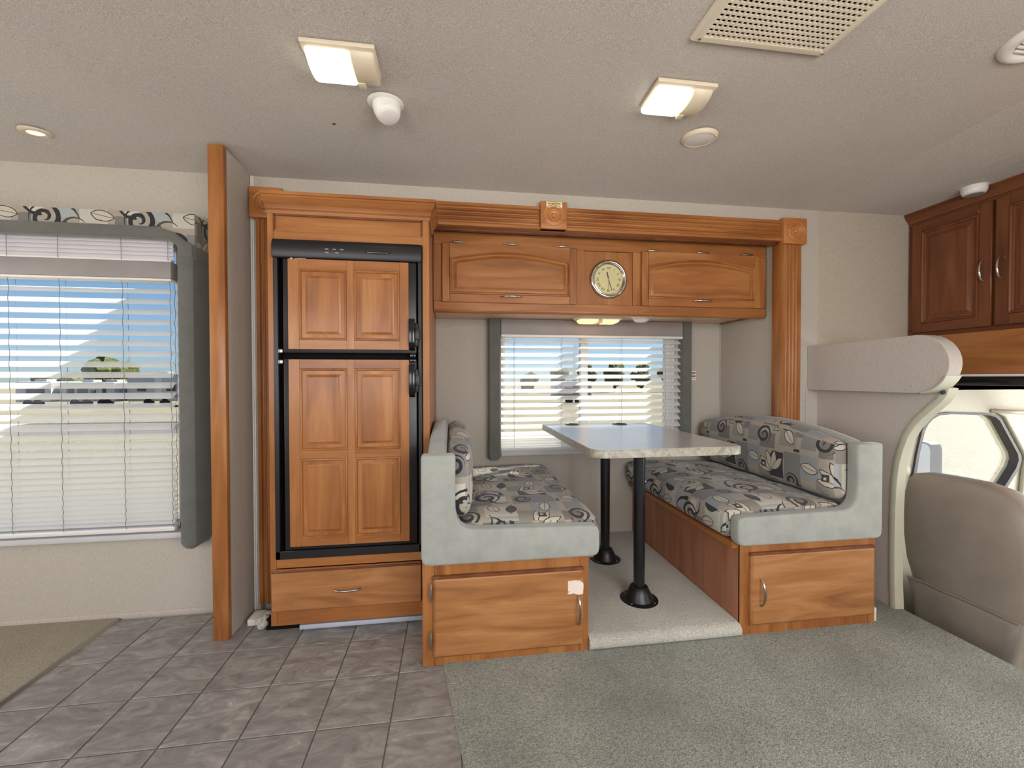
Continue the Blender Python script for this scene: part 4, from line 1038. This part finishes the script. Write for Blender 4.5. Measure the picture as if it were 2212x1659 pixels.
def frameM(loc, axis=(0, 0, -1)):
    return Matrix.Translation(loc) @ Vector(axis).to_track_quat('Z', 'Y').to_matrix().to_4x4()
# ball duct outlet
bv = thing('air_outlet', 'white swivelling ball air outlet on the ceiling', 'vent', (-.236, 1.585, ceil_z(0, 1.585)))
R0 = frameM((-.236, 1.585, ceil_z(0, 1.585)), (0, .07, -1)); R1 = frameM((-.236, 1.585, ceil_z(0, 1.585)+.002), (.22, -.22, -1))
m = MB(); m.lathe([(.030, -.002), (.063, -.002), (.064, .003), (.058, .008), (.044, .009)], 40, R0); obj('flange', m, 'white_plastic', bv, 50)
m = MB(); m.lathe([(.044, -.004), (.0475, .008), (.049, .020), (.048, .032), (.0455, .042), (.0445, .0435), (.0445, .046), (.0425, .053), (.038, .060), (.035, .061)], 40, R1); obj('ball', m, 'white_plastic', bv, 50)
m = MB(); m.lathe([(.036, .058), (.035, .064), (.028, .067), (0, .068)], 40, R1); obj('cap', m, 'white_plastic', bv, 50)
for a in (2.2, .6):
    m = MB(); m.lathe([(0, .008), (.004, .008), (.003, .011), (0, .0115)], 8, R0 @ Matrix.Translation((.055*cos(a), .055*sin(a), 0))); obj('screw', m, 'nickel', bv, 40)
# oval speaker
c0_ = (1.013, 1.622, ceil_z(0, 1.622)); sp = thing('ceiling_speaker', 'flat round white speaker on the ceiling right of the lamp', 'speaker', c0_)
R0 = frameM(c0_, (0, .07, -1))
m = MB(); m.lathe([(.040, -.002), (.070, -.002), (.071, .004), (.066, .012), (.060, .014), (.057, .011)], 40, R0); obj('ring', m, 'cream_plastic', sp, 50)
m = MB(); m.lathe([(.058, .006), (.057, .012), (.045, .015), (0, .017)], 40, R0); obj('grille', m, 'white_plastic', sp, 50)
m = MB(); m.lathe([(0, .012), (.003, .012), (.002, .0145), (0, .015)], 8, R0 @ Matrix.Translation((-.044, -.044, 0))); obj('screw', m, 'nickel', sp, 40)
# small puck lamp
c0_ = (-1.612, 1.905, ceil_z(0, 1.905)); pk = thing('puck_lamp', 'small recessed round lamp glowing yellow at the far left of the ceiling', 'lamp', c0_)
R0 = frameM(c0_, (0, .12, -1))
m = MB(); m.lathe([(.024, -.002), (.050, -.002), (.050, .003), (.042, .009), (.028, .006), (.026, .001)], 32, R0); obj('ring', m, 'cream_plastic', pk, 50)
m = MB(); m.lathe([(.029, .001), (.020, .006), (0, .008)], 24, R0); obj('bulb', m, 'lens_puck', pk, 50)
# ceiling air grille
gx0, gx1, gy0, gy1 = .706, 1.153, .735, 1.182; gz = ceil_z(0, 1.0)
vg = thing('ceiling_vent', 'large square cream ceiling vent grille with rows of small openings', 'vent', (.93, .96, gz))
def ring(m, x0, x1, y0, y1, specs, bot):
    L = [[(x0+i, y0+i, bot+d), (x1-i, y0+i, bot+d), (x1-i, y1-i, bot+d), (x0+i, y1-i, bot+d)] for i, d in specs]
    m.loops(L, True, False, False)
m = MB(); ring(m, gx0, gx1, gy0, gy1, [(0, .018), (.001, .010), (.006, .002), (.012, 0), (.026, 0), (.026, .012), (.02, .018), (0, .018)], gz-.020); obj('frame', m, 'grille_plastic', vg, 30)
m = MB(); NG = 24; a0, a1, b0, b1 = gx0+.026, gx1-.026, gy0+.026, gy1-.026; zb = gz-.0195
px_, py_ = (a1-a0)/NG, (b1-b0)/NG
for q in range(NG+1):
    x = a0+q*px_; m.box(max(a0, x-.0021), min(a1, x+.0021), b0, b1, zb, zb+.004)
    y = b0+q*py_; m.box(a0, a1, max(b0, y-.0034), min(b1, y+.0034), zb+.001, zb+.005)
obj('grille', m, 'grille_plastic', vg, 0, kind='stuff')
m = MB(); m.box(gx0+.02, gx1-.02, gy0+.02, gy1-.02, gz-.004, gz-.001); obj('filter', m, 'dark_gap', vg, 0)  # dark sheet painting the shade behind the grille openings
for x in (gx0+.019, gx1-.019):
    m = MB(); m.lathe([(0, 0), (.005, 0), (.004, .003), (0, .0035)], 10, frameM((x, gy1-.019, gz-.020))); obj('screw', m, 'nickel', vg, 40)
# round vent at the upper right
c0_ = (1.765, 1.035, ceil_z(0, 1.035)); rv = thing('round_vent', 'round white louvred vent cut by the right edge of the picture', 'vent', c0_)
R0 = frameM(c0_)
m = MB(); m.lathe([(.060, -.004), (.098, -.004), (.100, .002), (.096, .010), (.088, .016), (.080, .017), (.066, .012), (.060, .004)], 48, R0); obj('ring', m, 'white_plastic', rv, 50)
m = MB(); m.lathe([(0, .0), (.061, .0), (.061, .002), (0, .002)], 32, R0); obj('duct', m, 'dark_gap', rv, 50)
for q in range(-3, 4):
    h = sqrt(.061**2-(q*.016)**2); m = MB()
    m.box(c0_[0]-h, c0_[0]+h, c0_[1]+q*.016-.0035, c0_[1]+q*.016+.0035, c0_[2]-.014, c0_[2]-.004, .001); obj('louvre', m, 'white_plastic', rv, 40)

# ================================================================== CAB
XC = 2.643
cc = thing('cab_cabinet', 'dark wood overhead cabinet above the cab with raised doors', 'cabinet', (2.8, 1.4, 1.33))
mp = map_x(XC)
m = MB(); m.box(XC+.018, 3.2, .75, W, 1.31, 2.02); obj('carcass', m, 'wood_dark_z', cc, 0)
for nm, a0, a1, b0, b1, mt in [('rail', .75, W-.002, 1.31, 1.36, 'wood_dark_y'), ('rail', .75, W-.002, 1.955, 2.02, 'wood_dark_y'), ('stile', W-.040, W-.002, 1.36, 1.955, 'wood_dark_z'), ('stile', 1.695, 1.735, 1.36, 1.955, 'wood_dark_z')]:
    m = MB(); abox(m, mp, a0, a1, b0, b1, -.02, 0, .002); obj(nm, m, mt, cc, 40)
m = MB(); prof = [(0, 1.975), (.006, 1.978), (.012, 1.99), (.022, 2.002), (.030, 2.010), (.030, 2.020), (.036, 2.024), (.036, 2.036), (-.01, 2.036), (-.01, 1.975)]
m.prism([(XC-d, z) for d, z in prof], 'y', .75, W-.003); obj('crown_moulding', m, 'wood_dark_y', cc, 30)
for a0, a1, ha in ((1.722, 2.085, 1.752), (1.345, 1.708, 1.683), (.97, 1.33, 1.30)):
    m = MB(); abox(m, mp, a0+.003, a1-.003, 1.345, 1.958, .001, .010, .001); d = obj('door', m, 'wood_dark_z', cc, 40)
    q = map_x(XC-.018); sw = .052
    for s0, s1 in ((a0, a0+sw), (a1-sw, a1)):
        m = MB(); abox(m, q, s0, s1, 1.342, 1.961, -.010, 0, .003); obj('stile', m, 'wood_dark_z', d, 40)
    for z0, z1 in ((1.342, 1.394), (1.909, 1.961)):
        m = MB(); abox(m, q, a0+sw, a1-sw, z0, z1, -.010, 0, .002); obj('rail', m, 'wood_dark_y', d, 40)
    raised('raised_panel', q, a0+sw, a1-sw, 1.394, 1.909, 'wood_dark_z', d, 0, RAISED, 1.25)
    pull('handle', q, ha, 1.622, .105, False, d, 'chrome', .026)
br = thing('bunk_rail', 'plain orange wood rail with white and black lower edge above the cab', 'rail', (2.56, 1.4, 1.04))
m = MB(); m.box(2.545, 2.565, .75, 2.10, 1.105, 1.312, .002); obj('board', m, 'wood_y', br, 40)
m = MB(); m.box(2.535, 2.575, .75, 2.10, 1.094, 1.105, .002); obj('white_edge', m, 'white_plastic', br, 40)
m = MB(); m.box(2.530, 2.58, .75, 2.10, 1.050, 1.094, .004); obj('black_edge', m, 'black_gloss', br, 40)
m = MB(); m.box(2.575, 3.5, -.7, W, 1.060, 1.10); struct('bunk_floor', m, 'wood_laminate', 0, 'bunk platform above the cab')
dm = thing('ceiling_detector', 'round white ceiling fixture touching the cab cabinets', 'detector', (2.565, 1.752, 2.037))
R0 = frameM((2.562, 1.752, 2.040))
m = MB(); m.lathe([(.0, -.002), (.058, -.002), (.058, .004), (.050, .010)], 32, R0); obj('base_plate', m, 'white_plastic', dm, 50)
m = MB(); m.lathe([(.046, .008), (.048, .020), (.046, .034), (.040, .044), (.034, .046)], 32, R0); obj('body', m, 'white_plastic', dm, 50)
m = MB(); m.lathe([(.036, .042), (.034, .048), (0, .050)], 32, R0); obj('grille', m, 'print_grey', dm, 50)
# cab side with the door window
WIN = [(2.462, .40), (2.470, .52), (2.500, .68), (2.530, .800), (2.552, .838), (2.585, .868), (2.625, .886), (2.70, .893), (2.96, .883), (3.005, .872), (3.035, .850), (3.165, .655), (3.172, .620), (3.155, .575), (3.06, .45), (3.02, .40)]
cxw = sum(p[0] for p in WIN)/len(WIN); czw = sum(p[1] for p in WIN)/len(WIN)
def rayrect(p, x0, x1, z0, z1):
    dx, dz = p[0]-cxw, p[1]-czw; t_ = 1e9
    if dx > 0: t_ = min(t_, (x1-cxw)/dx)
    if dx < 0: t_ = min(t_, (x0-cxw)/dx)
    if dz > 0: t_ = min(t_, (z1-czw)/dz)
    if dz < 0: t_ = min(t_, (z0-czw)/dz)
    return (cxw+dx*t_, czw+dz*t_)
CYW = 1.95
def polyring(m, inner, outer, y0, y1):
    L = [[(x, y0, z) for x, z in inner], [(x, y0, z) for x, z in outer], [(x, y1, z) for x, z in outer], [(x, y1, z) for x, z in inner]]
    L.append(L[0]); m.loops(L, True)
# outer rectangle gets its corners by densifying the inner outline
def dens(P, n=6):
    out = []
    for i in range(len(P)):
        a, b = P[i], P[(i+1) % len(P)]
        for q in range(n): out.append((a[0]+(b[0]-a[0])*q/n, a[1]+(b[1]-a[1])*q/n))
    return out
DW = dens(WIN)
m = MB(); polyring(m, DW, [rayrect(p, 2.085, 3.62, -.55, 1.058) for p in DW], CYW, CYW+.05); struct('wall_cab_side', m, 'cab_plastic', 40, 'cream cab side trim around the door window')
m = MB(); m.box(2.076, 3.5, CYW, W+.05, 1.02, 1.06); m.box(2.076, 2.12, CYW-.0, W, -.4, 1.05); struct('trim_8', m, 'cab_plastic', 0, 'cream trim closing the cab side')
w3 = thing('window_3', 'bright cab door window with dark seal at the right', 'window', (2.8, CYW, .4)); w3['kind'] = 'structure'; del w3['category']
def inset(P, k): return [(cxw+(x-cxw)*k, czw+(z-czw)*k) for x, z in P]
m = MB(); polyring(m, inset(WIN, .972), inset(WIN, 1.03), CYW-.012, CYW+.03); obj('window_frame', m, 'window_frame_dark', w3, 40)
m = MB(); m.prism(inset(WIN, .99), 'y', CYW+.024, CYW+.028); obj('pane', m, 'glass', w3, 0)
m = MB(); m.tube([(2.995, CYW-.012, .905), (3.06, CYW-.012, .875), (3.215, CYW-.012, .64), (3.20, CYW-.012, .58), (3.17, CYW-.012, .3)], .012, 8); obj('outer_seal', m, 'cab_plastic', w3, 50)
# seat belt anchor
sb = thing('seat_belt_guide', 'cream seat belt guide on the cab pillar behind the seat', 'belt guide', (2.41, CYW-.01, .585))
m = MB(); m.lathe([(0, .0), (.036, .0), (.038, .008), (.030, .016), (0, .019)], 24, frameM((2.415, CYW, .585), (0, -1, 0))); obj('cover', m, 'cab_plastic', sb, 50)
m = MB(); m.prism([(2.425, .62), (2.440, .62), (2.462, .755), (2.455, .765), (2.446, .755)], 'y', CYW-.006, CYW); obj('slot', m, 'window_frame_dark', sb, 0)
m = MB(); m.prism([(2.400, .545), (2.424, .555), (2.404, .40), (2.38, .40)], 'y', CYW-.008, CYW-.004); obj('belt', m, 'window_frame_dark', sb, 0)
# visor and grab handle
vz = MB(); P = [(1.86, 3.10), (1.84, 3.14), (1.78, 3.18), (1.68, 3.21), (1.35, 3.22), (1.33, 3.08), (1.70, 3.04), (1.80, 3.05), (1.85, 3.07)]
vz.prism([(x, y) for y, x in P], 'z', .872, .894, .008, 3); obj('sun_visor', vz, 'cab_plastic', None, 50, (3.12, 1.6, .872), 'cream sun visor at the right edge, above the cab window', 'visor')
m = MB(); m.tube([(2.985, CYW-.002, .900), (3.0, CYW-.03, .902), (3.08, CYW-.035, .897), (3.3, CYW-.035, .885), (3.35, CYW-.002, .88)], .011, 8); obj('grab_handle', m, 'cab_plastic', None, 50, (3.15, CYW, .89), 'slim cream grab handle over the cab door window', 'handle')
m = MB(); m.box(2.08, 3.62, -.8, 1.95, -.42, -.36); struct('floor_cab', m, 'carpet', 0, 'lower cab floor')
m = MB(); m.box(2.06, 2.08, -.8, 1.95, -.40, -.012); struct('trim_9', m, 'dark_gap', 0, 'step riser down to the cab')
m = MB(); m.prism([(3.30, -.36), (3.30, .20), (3.36, .30), (3.62, .34), (3.62, -.36)], 'y', -.8, 1.95, .0); obj('dashboard', m, 'black_plastic', None, 40, (3.5, .6, -.36), 'dark dashboard hidden behind the cab seat', 'dashboard')
m = MB(); m.box(2.08, 3.62, -.85, -.80, -.5, 1.06); struct('wall_cab_far', m, 'cab_plastic', 0, 'far side of the cab')
# driver seat
se = thing('captain_chair', 'grey-brown vinyl cab seat seen from behind', 'seat', (2.5, 1.6, -.36))
OUT = [(1.800, -.30), (1.785, -.10), (1.800, .0), (1.826, .072), (1.860, .165), (1.878, .28), (1.882, .40), (1.880, .50), (1.868, .562), (1.845, .596), (1.80, .609), (1.73, .613), (1.64, .616), (1.565, .615), (1.50, .602), (1.445, .572), (1.405, .52), (1.378, .44), (1.362, .30), (1.365, .15), (1.39, .0), (1.41, -.1), (1.40, -.30)]
def ins(P, k):
    cy_, cz_ = 1.62, .2; return [(cy_+(y-cy_)*(1-k/.26), cz_+(z-cz_)*(1-k/.42)) for y, z in P]
m = MB(); L = []
for x, k in ((2.50, .10), (2.47, .04), (2.44, .012), (2.40, 0), (2.345, 0), (2.325, .006), (2.312, .018), (2.303, .04), (2.296, .085), (2.292, .15)):
    L.append([(x-.06*max(0, -(z-.2))*.0+(.05*(z-.1) if z > .1 else 0)*.6, y, z) for y, z in ins(OUT, k)])
m.loops(L, True, True, True); bk = obj('backrest', m, 'vinyl_seat', se, 60)
m = MB(); L = []
LOW = [(1.80, -.30), (1.786, -.10), (1.800, .0), (1.824, .074), (1.75, .085), (1.62, .082), (1.50, .085), (1.384, .078), (1.392, .0), (1.411, -.1), (1.40, -.30)]
for x, k in ((2.33, -.004), (2.300, -.004), (2.290, .004), (2.284, .012), (2.279, .05)):
    L.append([(x, 1.6+(y-1.6)*(1-k/.25), z if z < -.05 else z-max(0, k)*.5) for y, z in LOW])
m.loops(L, True, True, True); obj('back_pocket', m, 'vinyl_seat', bk, 60)
m = MB(); P = [(2.279+.002*sin(q), 1.815-.43*q/12, .083+.003*sin(q*pi/12)) for q in range(13)]; m.tube(P, .004, 6); obj('piping', m, 'vinyl_seat', bk, 60)
obj('seat_base', rbox(2.40, 2.95, 1.37, 1.85, -.12, .08, .05, (8, 8, 6)), 'vinyl_seat', se, 60)
m = MB(); m.box(2.45, 2.85, 1.45, 1.77, -.36, -.12, .01); obj('pedestal', m, 'black_plastic', se, 40)

# ================================================================== OUTSIDE
GZ = -1.1
m = MB(); m.add([(-260, -260, GZ), (260, -260, GZ), (260, 260, GZ), (-260, 260, GZ)], [[0, 1, 2, 3]]); struct('ground', m, 'ground', 0, 'dry grass and gravel outside')
# driver door mirror
mr = thing('door_mirror', 'door mirror with dark rim and its bright reflection painted white, outside the cab window', 'mirror', (3.22, 2.45, .40))
P = [(2.395, .405), (2.395, .60), (2.405, .635), (2.43, .648), (2.58, .648), (2.60, .62), (2.60, .42), (2.58, .40), (2.41, .395)]
m = MB(); m.prism(P, 'x', 3.20, 3.28, .008, 2); obj('housing', m, 'window_frame_dark', mr, 40)
m = MB(); m.prism([(2.497+(y-2.497)*.86, .52+(z-.52)*.9) for y, z in P], 'x', 3.195, 3.203); obj('mirror_face', m, 'exterior_white', mr, 0)  # plain white face paints the bright reflection in the mirror glass
m = MB(); m.tube([(3.25, 2.45, .42), (3.25, 2.2, .38), (3.25, 2.0, .40)], .02, 8); obj('arm', m, 'window_frame_dark', mr, 50)
def trailer(x0, x1, y, depth, z1, label, wins, door=None):
    o = thing('parked_trailer', label, 'trailer', ((x0+x1)/2, y, GZ), 'parked trailers across the lot')
    m = MB(); m.box(x0, x1, y, y+depth, GZ+.45, z1, .08); obj('body', m, 'exterior_white', o, 40)
    for a, b, c, d in wins:
        m = MB(); m.box(a, b, y-.02, y+.02, c, d, .01); obj('window', m, 'exterior_glass', o, 40)
    if door:
        m = MB(); m.box(door[0], door[1], y-.03, y+.02, GZ+.5, z1-.15, .01); obj('door', m, 'exterior_wall', o, 40)
    m = MB(); m.box(x0+.1, x1-.1, y-.012, y+.02, GZ+.75, GZ+.9); obj('stripe', m, 'headrail', o, 0)
    for xw in (x0+(x1-x0)*.35, x0+(x1-x0)*.62):
        m = MB(); m.lathe([(0, 0), (.25, 0), (.33, .02), (.33, .2), (.25, .22), (0, .22)], 16, Matrix.Translation((xw, y+.2, GZ+.33)) @ Matrix.Rotation(pi/2, 4, 'X')); obj('wheel', m, 'exterior_tyre', o, 40)
    m = MB(); m.box((x0+x1)/2-.4, (x0+x1)/2+.4, y+.6, y+1.4, z1, z1+.18, .05); obj('roof_unit', m, 'exterior_white', o, 40)
    return o
trailer(-31.6, -29.3, 35.4, 3, .86, 'leftmost white trailer seen through the left window', [(-30.9, -29.7, -.1, .4)])
trailer(-29.1, -26.2, 35.8, 2.5, .80, 'long white motorhome with a row of windows, through the left window', [(-28.6, -28.1, -.05, .4), (-27.9, -27.2, -.05, .4), (-27.0, -26.45, -.2, .2)])
trailer(-26.1, -24.85, 35.0, 5, .82, 'white box trailer end with one small window, between the motorhome and the tall trailer', [(-25.65, -25.4, -.05, .4)])
trailer(-24.3, -20.2, 35.4, 3, 1.43, 'tallest white trailer with a dark door, at the right in the left window', [(-23.6, -23.0, .1, .6), (-21.6, -20.9, .1, .6)], (-22.4, -21.9))
trailer(8.6, 11.6, 34, 2.4, .78, 'pale trailer at the edge of the field behind the dinette window', [(9.2, 9.9, -.1, .3)])
def tree(x, y, r, top, label, seed):
    rnd = random.Random(seed)
    o = thing('tree', label, 'tree', (x, y, GZ), 'trees beyond the lot')
    m = MB(); m.tube([(x, y, GZ), (x+.05, y, GZ+(top-GZ)*.35), (x, y, top-r*.8)], [.16*r, .12*r, .05*r], 8); obj('trunk', m, 'trunk', o, 50)
    m = MB()
    for q in range(14):
        a = rnd.uniform(0, 2*pi); rr = rnd.uniform(0, r*.72); h = rnd.uniform(-.9, 0)
        s = r*rnd.uniform(.32, .5)
        bm = bmesh.new(); bmesh.ops.create_icosphere(bm, subdivisions=2, radius=s)
        for v in bm.verts: v.co *= 1+rnd.uniform(-.18, .18)
        m.addbm(bm, Matrix.Translation((x+rr*cos(a), y+rr*sin(a), max(GZ+s*.6, top-s*1.1+h*(top-GZ)*.55))))
    obj('crown', m, 'foliage', o, 0)
tree(-37.6, 52, 2.9, 3.7, 'large round tree behind the trailers, through the left window', 1)
tree(-43.5, 54, 2.2, 1.9, 'low tree left of the large round tree', 2)
tree(-33.2, 57, 1.6, 2.0, 'small tree just right of the large round tree', 3)
tree(-28.5, 56, 2.2, 2.5, 'rightmost wide tree above the tall trailer', 4)
for k, (x, top, lab) in enumerate([(11.5, 2.1, 'leftmost tree of the row behind the dinette window'), (15.5, 2.7, 'second tree of the row behind the dinette window'), (19.6, 3.3, 'third tree of the row, left of the window mullion'),
                                   (24.0, 3.6, 'tallest tree of the row, just right of the window mullion'), (28.2, 3.4, 'fifth tree of the row behind the dinette window'), (32.8, 3.3, 'rightmost tree of the row behind the dinette window')]):
    tree(x, 60, 1.65, top, lab, 10+k)
